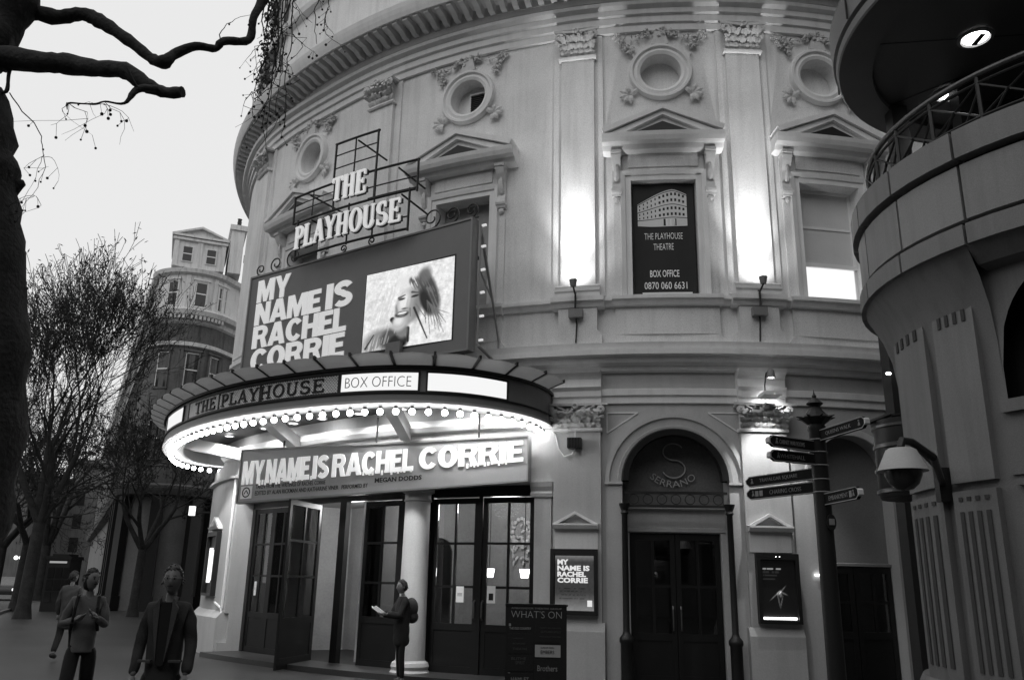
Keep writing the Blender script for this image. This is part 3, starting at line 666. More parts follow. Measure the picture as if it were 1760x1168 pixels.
def kp(l):
    """point, outward normal of the canopy edge at length l from its right end"""
    l = min(max(l, 0), KL - 1e-6); i = 0
    lo, hi = 0, len(LEN) - 1
    while hi - lo > 1:
        md = (lo + hi) // 2
        if LEN[md] <= l: lo = md
        else: hi = md
    i = lo; t = (l - LEN[i]) / (LEN[i + 1] - LEN[i]); x = K2[i][0] * (1 - t) + K2[i + 1][0] * t; y = K2[i][1] * (1 - t) + K2[i + 1][1] * t
    a = K2[max(i - 2, 0)]; b = K2[min(i + 3, len(K2) - 1)]; dx, dy = b[0] - a[0], b[1] - a[1]; q = hypot(dx, dy)
    return x, y, dy / q * -1, dx / q
# outward normal check: at the front it must point towards the square (-y)
_x, _y, _nx, _ny = kp(KL * .35); SG = 1 if _ny < 0 else -1
def km(l, o, z):
    x, y, nx, ny = kp(l); return (x + nx * SG * o, y + ny * SG * o, z)
def kbox(mb, l0, l1, o0, o1, z0, z1, st=.2): return mb.box(l0, l1, o0, o1, z0, z1, km, max(1, int(ceil((l1 - l0) / st))))
def l_at(az):
    """length along the edge where the bearing from the kerb is az degrees"""
    best = min(range(len(K2)), key=lambda i: abs(math.degrees(atan2(K2[i][0], K2[i][1])) - az) + (100 if LEN[i] > KL * .86 else 0)); return LEN[best]
canopy = thing('entrance_canopy', 'bowed entrance canopy ringed with lit globe bulbs over the theatre doors', 'canopy', (-3.0, 18.0, 4.4))
ZB, ZT = 4.44, 4.98
mb = MB(); kbox(mb, 0, KL, -.10, .0, ZB, ZT - .02); obj('fascia', mb, fasc, canopy)
mb = MB(); kbox(mb, 0, KL, -.10, .05, ZT - .02, ZT + .03); kbox(mb, 0, KL, 0.0, .03, ZB + .12, ZB + .14); obj('fascia_moulding', mb, MATS['dark_paint'], canopy)
mb = MB(); kbox(mb, 0, KL, -.42, .015, ZB - .04, ZB); kbox(mb, 0, KL, -.44, -.40, ZB - .03, ZB + .34); obj('soffit_ring', mb, mat('soffit_paint', .45, .6, .1, 3), canopy)
# ceiling between the ring and the wall
mb = MB(); v = []; f = []; n = 60
for i in range(n + 1):
    l = KL * i / n; v.append(km(l, -.40, ZB + .34)); s_ = -3.5 + (-13.6 + 3.5) * i / n; v.append(fac(s_, .01, ZB + .34 + .12))
for i in range(n): f.append((2 * i, 2 * i + 1, 2 * i + 3, 2 * i + 2))
mb.add(v, f); obj('ceiling', mb, mat('canopy_ceiling_paint', .05, .6, .2, 2), canopy)
mb = MB(); v2 = [(a, b, c + .12) for a, b, c in v]; mb.add(v2, f); obj('roof_deck', mb, MATS['dark_paint'], canopy)
mb = MB(); sweep(mb, [(.0, 4.40), (.12, 4.42), (.2, 4.5), (.2, 4.62), (0, 4.66)], -13.3, -3.46); obj('wall_moulding', mb, whitep, canopy)
# radial beams
for ll, s_ in ((l_at(-18.5), -9.7), (l_at(-9.5), -6.5), (KL * .8, -12.0)):
    a = km(ll, -.42, ZB + .2); b = fac(s_, .02, ZB + .0); mb = MB()
    d = Vector(b) - Vector(a); q = Vector((-d.y, d.x, 0)).normalized() * .10
    mb.box(0, 1, -1, 1, -.13, .13, lambda t, w, z, a=a, d=d, q=q: (a[0] + d.x * t + q.x * w, a[1] + d.y * t + q.y * w, a[2] + d.z * t + z)); obj('beam', mb, whitep, canopy)
# downlights in the ceiling
def downlight(x, y, z, par, r=.085, strength=14.0):
    mb = MB(); mb.lathe([(r + .03, 0), (r + .03, -.03), (r, -.03), (r, 0)], (x, y, z), 16); d = obj('downlight', mb, whitep, par)
    mb = MB(); mb.lathe([(r, -.012), (0.001, -.014)], (x, y, z), 16); obj('lamp', mb, emis('lit_downlight', strength), d)
def litlamp(name, loc, target, energy, size=50, blend=.5, rad=.04):
    L = bpy.data.lights.new(name, 'SPOT'); L.energy = energy; L.spot_size = radians(size); L.spot_blend = blend; L.shadow_soft_size = rad
    o = bpy.data.objects.new(name, L); COL.objects.link(o); o.location = loc
    o.rotation_euler = (Vector(target) - Vector(loc)).to_track_quat('-Z', 'Y').to_euler(); return o
for i, s_ in enumerate((-11.6, -10.1, -9.1, -8.2, -7.2, -6.2, -5.3, -4.5)):
    x, y, z = fac(s_, .62, 4.82); downlight(x, y, z, canopy)
    litlamp('downlight_lamp', (x, y, z - .05), (x, y, 0), 75, 150, .8)
for s_, o_, ts, e_, cn in ((-6.05, 2.2, -6.2, 520, 34), (-3.9, 1.5, -3.1, 150, 60), (-11.2, 1.6, -12.4, 260, 60)):
    x, y, z = fac(s_, o_, 4.79); downlight(x, y, z, canopy); litlamp('column_lamp', (x, y, z - .05), fac(ts, .1, 1.5), e_, cn, .35)
for s_ in (-11.8, -10.2, -8.4, -6.6, -5.0, -4.0): litlamp('wall_wash_fill', fac(s_, .8, 4.74), fac(s_, 0, 3.9), 38, 140, .8)  # extra spots without fittings, added to brighten the wall under the canopy
# globe bulbs hanging just inside the edge, each a part with its lampholder
gm = MB(); gm.ball((0, 0, 0), .052, 12, 8); gme = None
nb = 56
for i in range(nb):
    l = .12 + (KL - .3) * i / (nb - 1); x, y, z = km(l, -.17, ZB - .15)
    if gme is None:
        o = obj('globe_bulb', gm, bulbm, None, smooth=180); o.parent = canopy; gme = o
        hm = MB(); hm.lathe([(.03, .05), (.03, .09), (0, .09)], (0, 0, 0), 10); ho = obj('lampholder', hm, MATS['dark_paint'], None); ho.parent = o
    else:
        o = dup(gme, canopy); h = dup(ho, o)
    o.location = (x + 3.0, y - 18.0, z - 4.4)
# glass crown: panels between dark ribs, flaring up and out
nr = 25; dl = KL / nr
rib0 = None
for i in range(1, nr + 1):
    l = i * dl; mb = MB(); a = Vector(km(l, -.02, ZT + .03)); b = Vector(km(l, .34, ZT + .155)); d = b - a
    q = Vector((-d.y, d.x, 0)).normalized() * .02
    mb.box(0, 1, -1, 1, -.02, .035, lambda t, w, z, a=a, d=d, q=q: (a.x + d.x * t + q.x * w, a.y + d.y * t + q.y * w, a.z + d.z * t + z)); obj('crown_rib', mb, MATS['dark_paint'], canopy)
glassy = bpy.data.materials.new('milky_glass'); glassy.use_nodes = True
_N = glassy.node_tree.nodes; _L = glassy.node_tree.links; _t = _N.new('ShaderNodeBsdfTranslucent'); _t.inputs[0].default_value = (.75, .75, .75, 1); _m = _N.new('ShaderNodeMixShader'); _m.inputs[0].default_value = .6
_N['Principled BSDF'].inputs['Base Color'].default_value = (.3, .3, .3, 1); _N['Principled BSDF'].inputs['Roughness'].default_value = .25
_L.new(_N['Principled BSDF'].outputs[0], _m.inputs[1]); _L.new(_t.outputs[0], _m.inputs[2]); _L.new(_m.outputs[0], _N['Material Output'].inputs[0])
for i in range(1, nr):
    mb = MB(); l0, l1 = i * dl + .03, (i + 1) * dl - .03; k = 4; v = []; f = []
    for j in range(k + 1):
        l = l0 + (l1 - l0) * j / k; bul = .02 * sin(pi * j / k); e = .03 * sin(pi * j / k)
        for o, z in ((0, ZT + .03), (.16, ZT + .09 + bul), (.32 + e, ZT + .145 + bul)): v.append(km(l, o, z))
        for o, z in ((.32 + e, ZT + .13 + bul), (.16, ZT + .075 + bul), (0, ZT + .015)): v.append(km(l, o, z))
    for j in range(k):
        for m_ in range(6): n_2 = (m_ + 1) % 6; f.append((6 * j + m_, 6 * j + 6 + m_, 6 * j + 6 + n_2, 6 * j + n_2))
    f.append((5, 4, 3, 2, 1, 0)); f.append(tuple(6 * k + m_ for m_ in range(6)))
    mb.add(v, f); obj('crown_pane', mb, glassy, canopy)
# sign panels on the fascia
l0b, l1b = l_at(-.3), l_at(-5.95); l0o, l1o = l_at(-6.4), l_at(-11.65); l0p, l1p = l_at(-11.8), l_at(-21.2); l0w, l1w = l_at(-21.5), l_at(-22.35)
lit = emis('lit_sign_face', 1.0, .93)
SZ0, SZ1 = 4.60, 4.89
def signframe(a, b, nm='sign_frame'):
    mb = MB(); kbox(mb, a - .03, b + .03, .0, .03, SZ0 - .03, SZ0); kbox(mb, a - .03, b + .03, 0, .03, SZ1, SZ1 + .03); kbox(mb, a - .03, a, 0, .03, SZ0, SZ1); kbox(mb, b, b + .03, 0, .03, SZ0, SZ1)
    return obj(nm, mb, MATS['dark_paint'], canopy)
for a, b in ((l0b, l1b), (l0o, l1o), (l0w, l1w), (l_at(-22.3) + .35, l_at(-22.3) + 1.2)):
    fr = signframe(a, b); mb = MB(); kbox(mb, a, b, .004, .018, SZ0, SZ1); obj('lit_panel', mb, lit, fr)
    if a == l0o:
        mb = MB(); w = (b - a); V, F, W = text_geo('BOX OFFICE', w * .84, .17, .008, -.02, 4)
        mb.add([km(b - w * .08 - v_[0], .020 + v_[2], SZ0 + .06 + v_[1]) for v_ in V], F); obj('lettering', mb, MATS['black_iron'], fr)
lw = (l1p - l0p); secs = [(l0p, l0p + lw * .40), (l0p + lw * .41, l0p + lw * .69), (l0p + lw * .70, l1p)]
for q, (a, b) in enumerate(secs):
    fr = signframe(a, b); mb = MB(); kbox(mb, a, b, .004, .010, SZ0, SZ1); obj('backing_panel', mb, mat('lattice_backing', .10, .5, .35, 6), fr)
    mb = MB(); h = SZ1 - SZ0; st = .055; n = int((b - a + h) / st)
    for k in range(n):
        x = a - h + k * st
        for sg in (0, 1):
            xa, xb = x, x + h; za, zb = (SZ0, SZ1) if sg else (SZ1, SZ0)
            if xa < a: zz = za + (zb - za) * (a - xa) / h; xa = a; za = zz
            if xb > b: zz = za + (zb - za) * (b - xa) / (xb - xa); xb = b; zb = zz
            if xb - xa > .01: ribbon(mb, [(xa, za), (xb, zb)], .010, .011 + .003 * sg, .017 + .003 * sg, lambda u, v_, o: km(u, o, v_))
    obj('lattice', mb, mat('silver_lattice', .75, .4, .2, 8), fr, kind='stuff')
word = 'THE PLAYHOUSE'; a, b = l1p - .35, l0p + .30
for c, g in serif_word(word, 0, a - b, lambda u: (SZ0 + .035, .22), lambda u, v_, o: km(a - u, .024 + o, v_), .014, .12, .06, .10): obj('sign_letter', g, MATS['black_iron'], canopy)
# ------------------------------------------------------------------ big billboard above the canopy
BL = Vector((-5.851, 17.656, 0)); BR = Vector((-.773, 14.179, 0)); BU = (BR - BL).normalized(); BN = Vector((BU.y, -BU.x, 0)); BW = 6.15
if BN.y > 0: BN = -BN
def bmb(u, w, v): return bm(u, v, w)
def bm(u, v, w): p = BL + BU * u + BN * w; return (p.x, p.y, v)
bill = thing('billboard', 'large grey billboard with white bold lettering and a portrait photograph above the canopy', 'billboard', (BL + BU * BW / 2 + Vector((0, 0, 5.6)))[:])
mb = MB(); mb.box(0, BW, -.16, 0, 5.6, 8.1, bmb); obj('board', mb, greyp, bill)
mb = MB()
for a, b, c, d in ((-.02, BW + .02, 8.08, 8.12), (-.02, BW + .02, 5.58, 5.62)): mb.box(a, b, -.18, .02, c, d, bmb)
for a in (-.02, BW - .02): mb.box(a, a + .04, -.18, .02, 5.62, 8.08, bmb)
obj('board_edge', mb, mat('grey_edge_paint', .2, .5), bill)
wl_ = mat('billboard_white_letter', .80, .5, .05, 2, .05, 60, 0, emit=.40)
# word rows: (text, u0, u1, v0, v1)
for s_, u0, u1, v0, v1 in (('MY', .28, 1.32, 7.46, 7.97), ('NAME', .28, 2.32, 6.935, 7.435), ('IS', 2.47, 3.22, 6.935, 7.48), ('RACHEL', .28, 3.1, 6.41, 6.91), ('CORRIE', .30, 3.1, 5.885, 6.385)):
    tot = len(s_); 
    for i in range(len(s_)):
        tw = sum(HV[c][0] + .035 for c in s_) - .035; a_ = u0 + (u1 - u0) * (sum(HV[c][0] + .035 for c in s_[:i])) / tw; b_ = a_ + (u1 - u0) * HV[s_[i]][0] / tw
        mb = MB(); heavy_word(mb, s_[i], a_, b_, v0, v1, bm); obj('letter', mb, wl_, bill)
# the portrait: a generic girl with hair blown to one side, printed in greys
import numpy as np
def grid_print(name, W, H, nx, ny, fn, m, mp, parent, mirror=False):
    me = bpy.data.meshes.new(name); V = []; F = []; L = wloc(parent)
    for j in range(ny + 1):
        for i in range(nx + 1):
            p = mp(W * i / nx, H * j / ny); V.append((p[0] - L.x, p[1] - L.y, p[2] - L.z))
    for j in range(ny):
        for i in range(nx): a = j * (nx + 1) + i; F.append((a, a + 1, a + nx + 2, a + nx + 1))
    me.from_pydata(V, [], F); xs, ys = np.meshgrid(np.linspace(0, 1, nx + 1), np.linspace(0, 1, ny + 1))
    g = (np.clip(fn(xs, ys), 0, 1) ** 2.2).ravel().astype(np.float32); col = np.stack([g, g, g, np.ones_like(g)], 1).ravel()
    at = me.color_attributes.new('print', 'FLOAT_COLOR', 'POINT'); at.data.foreach_set('color', col)
    me.materials.append(m); return link(bpy.data.objects.new(name, me), parent)
def blob(X, Y, cx, cy, rx, ry, rot=0, soft=.25):
    c, s = cos(rot), sin(rot); x = (X - cx) * c + (Y - cy) * s; y = -(X - cx) * s + (Y - cy) * c
    d = np.sqrt((x / rx) ** 2 + (y / ry) ** 2); return np.clip((1 - d) / soft + .5, 0, 1)
def noise2(X, Y, f, seed):
    r = np.random.RandomState(seed); N_ = int(f) + 3; g = r.rand(N_, N_); x = X * f; y = Y * f; i = x.astype(int); j = y.astype(int); u = x - i; v = y - j; i = i % (N_ - 1); j = j % (N_ - 1); u = u * u * (3 - 2 * u); v = v * v * (3 - 2 * v)
    return g[j, i] * (1 - u) * (1 - v) + g[j, i + 1] * u * (1 - v) + g[j + 1, i] * (1 - u) * v + g[j + 1, i + 1] * u * v
def portrait(X, Y):
    g = .93 + .10 * (noise2(X, Y, 24, 1) - .5) + .12 * (noise2(X, Y, 60, 2) - .5) - .25 * np.clip(noise2(X, Y, 14, 3) - .62, 0, 1)
    def put(m, val, k=1.0):
        nonlocal g; g = g * (1 - m * k) + val * m * k
    def line(x0, y0, x1, y1, w, val, k=1.0):
        dx, dy = x1 - x0, y1 - y0; t = np.clip(((X - x0) * dx + (Y - y0) * dy) / (dx * dx + dy * dy), 0, 1); d = np.hypot(X - x0 - t * dx, Y - y0 - t * dy); put(np.clip((w * (1 - .5 * t) - d) / (w * .5) + .5, 0, 1), val, k)
    st = noise2(X * 1.3 + Y * .55, Y * .12, 90, 4); s2 = noise2(X * 1.2 - Y * .25, Y * .15, 60, 6)
    put(blob(X, Y, .27, .52, .20, .40, .15, .9) * (s2 > .55), .80, .5)                    # pale windswept strands
    put(blob(X, Y, .22, .10, .22, .16, .2, .5), .55); put(blob(X, Y, .17, .06, .15, .10, .4, .8) * (s2 > .5), .8, .8); line(.04, .04, .13, .20, .012, .2)
    put(blob(X, Y, .33, .12, .13, .12, .2, .5) * (s2 > .35), .30); put(blob(X, Y, .42, .07, .11, .09, .1, .4), .10)
    line(.34, .36, .47, .14, .028, .12); line(.52, .22, .53, .06, .022, .10)
    put(blob(X, Y, .45, .22, .07, .12, .2, .5), .48)                                      # neck
    put(blob(X, Y, .515, .50, .145, .25, -.18, .2), .62); put(blob(X, Y, .42, .30, .085, .10, -.3, .5), .74)      # face and chin
    put(blob(X, Y, .46, .56, .06, .13, -.12, .9), .96, .9); put(blob(X, Y, .41, .33, .05, .05, 0, .9), .95, .8)
    put(blob(X, Y, .62, .48, .05, .18, -.1, .8), .48, .8)
    put(blob(X, Y, .50, .80, .12, .10, .2, .8), .90, .9); put(blob(X, Y, .60, .76, .06, .08, .4, .7) * (st > .3), .42); put(blob(X, Y, .54, .80, .03, .05, .2, .8) * (st > .35), .35)
    h1 = blob(X, Y, .735, .62, .095, .29, .30, .35); put(h1, .27); put(h1 * (st > .56), .48, .7); put(blob(X, Y, .71, .50, .055, .17, .32, .5), .12)
    put(blob(X, Y, .69, .84, .06, .10, -.1, .8), .40, .9)
    for k in range(16):
        x0 = .72 + .008 * k; line(x0, .52 - .01 * k, x0 + .05 + .014 * (k % 7), .10 + .022 * ((k * 5) % 11), .006, .38 + .02 * (k % 4), .75)
    line(.58, .46, .74, .06, .012, .16); line(.60, .50, .72, .30, .007, .45); line(.70, .40, .72, .24, .006, .4)
    line(.40, .615, .47, .64, .014, .36); line(.55, .66, .63, .635, .013, .30)             # brows
    put(blob(X, Y, .435, .595, .038, .014, .1, .5), .22); put(blob(X, Y, .585, .605, .042, .015, .1, .5), .16)
    put(blob(X, Y, .475, .47, .035, .013, 0, .7), .40); put(blob(X, Y, .50, .53, .012, .07, -.1, .8), .70, .6)
    put(blob(X, Y, .445, .405, .075, .038, .06, .4), .20); put(blob(X, Y, .447, .418, .056, .016, .06, .4), .92); put(blob(X, Y, .445, .385, .04, .008, .06, .6), .5)
    line(.535, .46, .545, .36, .010, .42, .7); put(blob(X, Y, .385, .46, .012, .07, .2, .8), .5, .7)
    return g
mb = MB(); mb.box(3.56, 5.81, .0, .006, 5.82, 7.47, bmb); obj('photo_border', mb, MATS['dark_paint'], bill)
def pm(u, v):
    # the sheet is a slightly skewed rectangle on the board
    a, b = u / 2.2, v / 1.55
    return bm(3.585 + 2.2 * a, 5.88 - .05 * a + (1.62 - .02 * a) * b - (0.03 * (1 - a)) * b, .012)
o = grid_print('portrait_photo', 2.2, 1.55, 200, 150, portrait, printmat('portrait_print', .62), pm, bill)
mb = MB(); mb.box(4.28, 4.64, .012, .10, 5.62, 5.95, bmb); obj('junction_box', mb, greyp, bill)
# side lamps and braces at the right end
mb = MB()
for k, z in enumerate((8.04, 7.62, 7.16, 6.72, 6.27, 5.82, 5.40)):
    if z < 5.5: continue
    m2 = MB(); m2.box(BW + .04, BW + .13, -.28, -.24, z - .018, z + .018, bmb); obj('lamp_stub', m2, mat('lit_stub', .8, .5, emit=.6), bill)
W1 = Vector(fac(-4.45, .05, 5.62)); T1 = Vector(bm(BW + .06, 8.0, -.2)); B1 = Vector(bm(BW + .06, 5.72, -.2))
for a, b, r in ((T1, Vector(fac(-4.5, .1, 6.1)), .022), (Vector(bm(BW + .05, 8.05, -.2)), B1, .018), (Vector(bm(BW + .05, 7.16, -.2)), Vector(fac(-4.7, .0, 7.0)), .02), (Vector(bm(BW + .05, 7.9, -.2)), Vector(fac(-4.7, .0, 6.98)), .022), (B1, Vector(fac(-4.5, .1, 5.62)), .03), (Vector(fac(-4.5, .1, 5.6)), Vector(fac(-4.5, .1, 6.15)), .02)):
    m2 = MB(); m2.tube([a, b], r, 6); obj('brace', m2, mat('galvanised_steel', .35, .5, metal=.3), bill)
for u in (.4, 3.0, 5.6):
    for z in (5.75, 7.9):
        p = Vector(bm(u, z, -.15)); a = atan2(p.x - TX, -(p.y - TY)); m2 = MB(); m2.tube([p, Vector(fac(a * RC, .0, z))], .035, 6); obj('bracket', m2, MATS['black_iron'], bill)
# ------------------------------------------------------------------ iron-framed name sign on top of the billboard
O = 1.35
def gm_(s, z, o=0.0): return fac(s, O + o, z)
rs = thing('name_sign', 'white serif letters THE PLAYHOUSE on a curved black iron frame above the billboard', 'sign', (Vector(gm_(-7.2, 8.1)))[:])
mb = MB()
def rail(s0, s1, z, r=.025, o=0): mb.tube([gm_(s0 + (s1 - s0) * k / 12, z, o) for k in range(13)], r, 6)
def post(s, z0, z1, r=.025, o=0): mb.tube([gm_(s, z0, o), gm_(s, z1, o)], r, 6)
rail(-8.60, -5.85, 8.14); rail(-8.72, -5.72, 8.95); rail(-8.60, -5.85, 8.40, .015)
post(-8.60, 8.1, 9.0); post(-5.83, 8.1, 9.0); post(-7.2, 8.1, 9.0, .02); post(-6.6, 8.1, 9.6, .02)
rail(-8.78, -5.66, 9.58); rail(-8.72, -5.68, 9.22, .015); rail(-6.75, -5.68, 8.98, .018); rail(-8.7, -7.6, 9.38, .012)
post(-8.76, 8.95, 9.6); post(-5.68, 8.9, 9.6); post(-6.62, 8.95, 9.6, .022); post(-7.62, 8.95, 9.6, .022); post(-8.2, 9.0, 9.55, .014)
rail(-7.68, -6.58, 10.48); rail(-7.66, -6.6, 10.2, .014); rail(-7.65, -6.62, 9.9, .014)
post(-7.66, 9.55, 10.5); post(-6.61, 9.55, 10.5); post(-7.15, 9.55, 10.45, .018)
for s_, z in ((-8.3, 9.5), (-6.1, 9.5), (-7.1, 10.4), (-6.0, 8.9), (-8.2, 8.9)): mb.tube([gm_(s_, z), fac(s_ + .1, .55, z - .12)], .02, 6)
obj('iron_frame', mb, iron, rs)
nl = mat('name_sign_letter', .85, .4, .05, 2, 0, 60, 0, emit=.35)
def halo(g):
    return g
for wd, s0, s1, z0, h in (('PLAYHOUSE', -8.56, -5.96, 8.30, .50), ('THE', -7.60, -6.78, 9.11, .52)):
    for c, g in serif_word(wd, s0, s1, lambda u: (z0, h), lambda u, v_, o: gm_(u, v_, .05 + o), .035, .10, .05, .09): 
        L_ = obj('sign_letter', g, nl, rs)
    for c, g in serif_word(wd, s0, s1, lambda u: (z0, h), lambda u, v_, o: gm_(u + .012, v_ - .012, .02 + o), .025, .14, .09, .09): obj('letter_backing', g, iron, rs)
for s0, sg, k in ((-8.75, -1, 1.0), (-5.7, 1, 1.0), (-5.2, 1, .8), (-9.3, -1, .8), (-4.75, 1, .7), (-9.8, -1, .6), (-7.7, 1, .4), (-6.8, -1, .4)):        # scrolls
    mb = MB(); P = []
    for i in range(28):
        t = i / 27; r = .22 * k * (1 - t * .75); a = -pi / 2 + sg * t * 2 * pi * 1.3
        P.append((s0 + sg * .22 * k + r * cos(a) * 1.0, 8.36 + (k - 1) * .2 + r * sin(a)))
    P = [(s0 + sg * .5 * k, 8.12)] + P
    pts = [Vector(bm(min(max((Vector(gm_(a, 0)) - BL).dot(BU), .02), BW + .1), b, -.05)) for a, b in P]
    mb.tube(pts, .016, 5); obj('scroll', mb, iron, rs)
# ------------------------------------------------------------------ long lower sign under the canopy
LA = Vector((-5.55, 17.45, 0)); LB = Vector((.32, 14.91, 0)); LU = (LB - LA).normalized(); LN = Vector((LU.y, -LU.x, 0)); LW2 = 6.396
if LN.y > 0: LN = -LN
def lmb(u, w, v): return lm(u, v, w)
def lm(u, v, w):
    """v is 0 at the bottom edge and 1 at the top edge; the board is deeper at its left end"""
    t = u / LW2; zt = 4.20; zb = 3.15 + .27 * t; p = LA + LU * u + LN * w; return (p.x, p.y, zb + (zt - zb) * v)
low = thing('title_sign', 'long grey title board with white capitals hung under the canopy across the doors', 'sign', (LA + LU * 3.2 + Vector((0, 0, 3.3)))[:])
mb = MB(); mb.box(0, LW2, -.10, 0, 0, 1, lmb, 4); obj('board', mb, mat('title_board_paint', .30, .5, .1, 3), low)
mb = MB(); mb.box(-.03, LW2 + .03, -.12, .03, .99, 1.03, lmb); mb.box(-.03, LW2 + .03, -.12, .03, -.03, .01, lmb)
mb.box(-.03, .0, -.12, .03, .01, .99, lmb); mb.box(LW2, LW2 + .03, -.12, .03, .01, .99, lmb); obj('board_edge', mb, MATS['grey_edge_paint'], low)
for s_, u0, u1 in (('MY', .06, .60), ('NAME', .66, 1.72), ('IS', 1.80, 2.18), ('RACHEL', 2.26, 4.08), ('CORRIE', 4.20, 6.32)):
    for i in range(len(s_)):
        tw = sum(HV[c][0] + .035 for c in s_) - .035; a_ = u0 + (u1 - u0) * (sum(HV[c][0] + .035 for c in s_[:i])) / tw; b_ = a_ + (u1 - u0) * HV[s_[i]][0] / tw
        mb = MB(); heavy_word(mb, s_[i], a_, b_, 0, 1, lambda u, v, w: lm(u, .33 + .105 * u / LW2 + (.46 + .02 * u / LW2) * v, w)); obj('letter', mb, wl_, low)
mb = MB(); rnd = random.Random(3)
for a, b in ((2.9, 4.1), (5.2, 6.1), (.5, 1.9)):      # ragged white strips under the title, reflections modelled as small bars
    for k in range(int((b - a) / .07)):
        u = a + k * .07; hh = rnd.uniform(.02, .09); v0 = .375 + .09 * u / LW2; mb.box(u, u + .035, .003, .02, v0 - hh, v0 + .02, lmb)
obj('reflection_strip', mb, wl_, low, kind='stuff')
mb = MB()
text_into(mb, 'TAKEN FROM THE WRITINGS OF RACHEL CORRIE', .42, .235, 1.7, .085, lm, .004, .01, 2); obj('small_lettering', mb, MATS['dark_paint'], low, kind='stuff'); mb = MB()
text_into(mb, 'EDITED BY ALAN RICKMAN AND KATHARINE VINER   PERFORMED BY', .42, .11, 3.2 - .42 - .1, .085, lm, .004, .01, 2); obj('small_lettering', mb, MATS['dark_paint'], low, kind='stuff'); mb = MB()
text_into(mb, 'MEGAN DODDS', 3.25, .19, 1.02, .10, lm, .004, .03, 2); obj('small_lettering', mb, MATS['dark_paint'], low, kind='stuff')
mb = MB(); mb.box(.06, .34, .002, .012, .06, .30, lmb); q_ = obj('emblem_plate', mb, whitep, low)
mb = MB(); P = [(.20 + .09 * cos(t * pi / 8), .18 + .09 * sin(t * pi / 8)) for t in range(17)]; ribbon(mb, P, .012, .012, .016, lm); ribbon(mb, [(.15, .15), (.20, .22), (.25, .15)], .012, .012, .016, lm); obj('emblem', mb, MATS['dark_paint'], q_)
for u in (1.0, 3.2, 5.4):
    p = Vector(lm(u, 1, -.05)); m2 = MB(); m2.tube([p, (p.x, p.y, ZB + .3)], .02, 6); obj('hanger', m2, iron, low)
# ------------------------------------------------------------------ ground
mb = MB(); mb.add([(-400, -120, 0), (400, -120, 0), (400, 600, 0), (-400, 600, 0)], [(0, 1, 2, 3)]); obj('pavement', mb, pave, None, kind='structure')
mb = MB(); rd = [(-34, 20), (-17.6, 20), (-44, 130), (-80, 130)]
mb.add([(x, y, .004) for x, y in [(-26, -60), (-14, -60), (-14.5, 22), (-24.5, 44), (-62, 130), (-90, 130), (-34, 44), (-26, 20)]], [tuple(range(8))]); obj('road', mb, road_m, None, kind='structure')
mb = MB()
ed = [(-14, -60), (-14.5, 22), (-24.5, 44), (-62, 130)]
for i in range(3):
    a, b = Vector((*ed[i], 0)), Vector((*ed[i + 1], 0)); d = b - a; q = Vector((d.y, -d.x, 0)).normalized() * .15; n = int(d.length / .9)
    for k in range(min(n, 60) if i != 2 else 0):
        p = a + d * (k / n); r = a + d * ((k + .96) / n); mb.add([p[:], r[:], (r + q)[:], (p + q)[:], (p.x, p.y, .11), (r.x, r.y, .11), (r.x + q.x, r.y + q.y, .11), (p.x + q.x, p.y + q.y, .11)], [(0, 1, 2, 3), (4, 7, 6, 5), (0, 4, 5, 1), (1, 5, 6, 2), (2, 6, 7, 3), (3, 7, 4, 0)])
obj('kerb', mb, mat('kerb_stone', .16, .8), None, kind='structure')
# ------------------------------------------------------------------ window banner
ban = thing('window_banner', 'black window banner with a drawing of the theatre and its phone number', 'banner', fac(-1.32, -.12, 6.86))
bz0, bz1, b0, b1 = 6.90, 9.21, -1.91, -.735
mb = MB(); n = 10; v = []; f = []
def fm(a, b, c=0): return fac(a, -.10 + c + .012 * sin(a * 9) * ((b - 6.9) / 2.3), b)
for i in range(n + 1):
    s_ = b0 + (b1 - b0) * i / n
    for j in range(9): v.append(fm(s_, bz0 + (bz1 - bz0) * j / 8)); 
    for j in range(8, -1, -1): v.append(fm(s_, bz0 + (bz1 - bz0) * j / 8, -.012))
for i in range(n):
    for j in range(18): k = (j + 1) % 18; f.append((18 * i + j, 18 * i + 18 + j, 18 * i + 18 + k, 18 * i + k))
f.append(tuple(range(17, -1, -1))); f.append(tuple(18 * n + j for j in range(18)))
mb.add(v, f); obj('banner_cloth', mb, mat('black_banner', .018, .7), ban)
bl = mat('banner_print_white', .75, .6, emit=.12)
bmm = lambda a, b, c: fm(a, b, .008 + c)
bmx = lambda a, c, b: fm(a, b, .008 + c)
for a_ in (('THE PLAYHOUSE', -1.70, 8.05, .73, .13, bmm, .003, -.012), ('THEATRE', -1.53, 7.83, .38, .13, bmm, .003, -.012), ('BOX OFFICE', -1.61, 7.28, .55, .14, bmm, .003, .01), ('0870 060 6631', -1.72, 7.04, .80, .14, bmm, .003, .0)): mb = MB(); text_into(mb, *a_); obj('lettering', mb, bl, ban)
mb = MB(); mb.box(-1.76, -.83, .012, .03, 6.92, 6.965, bmx, 4); obj('weight_bar', mb, whitep, ban)
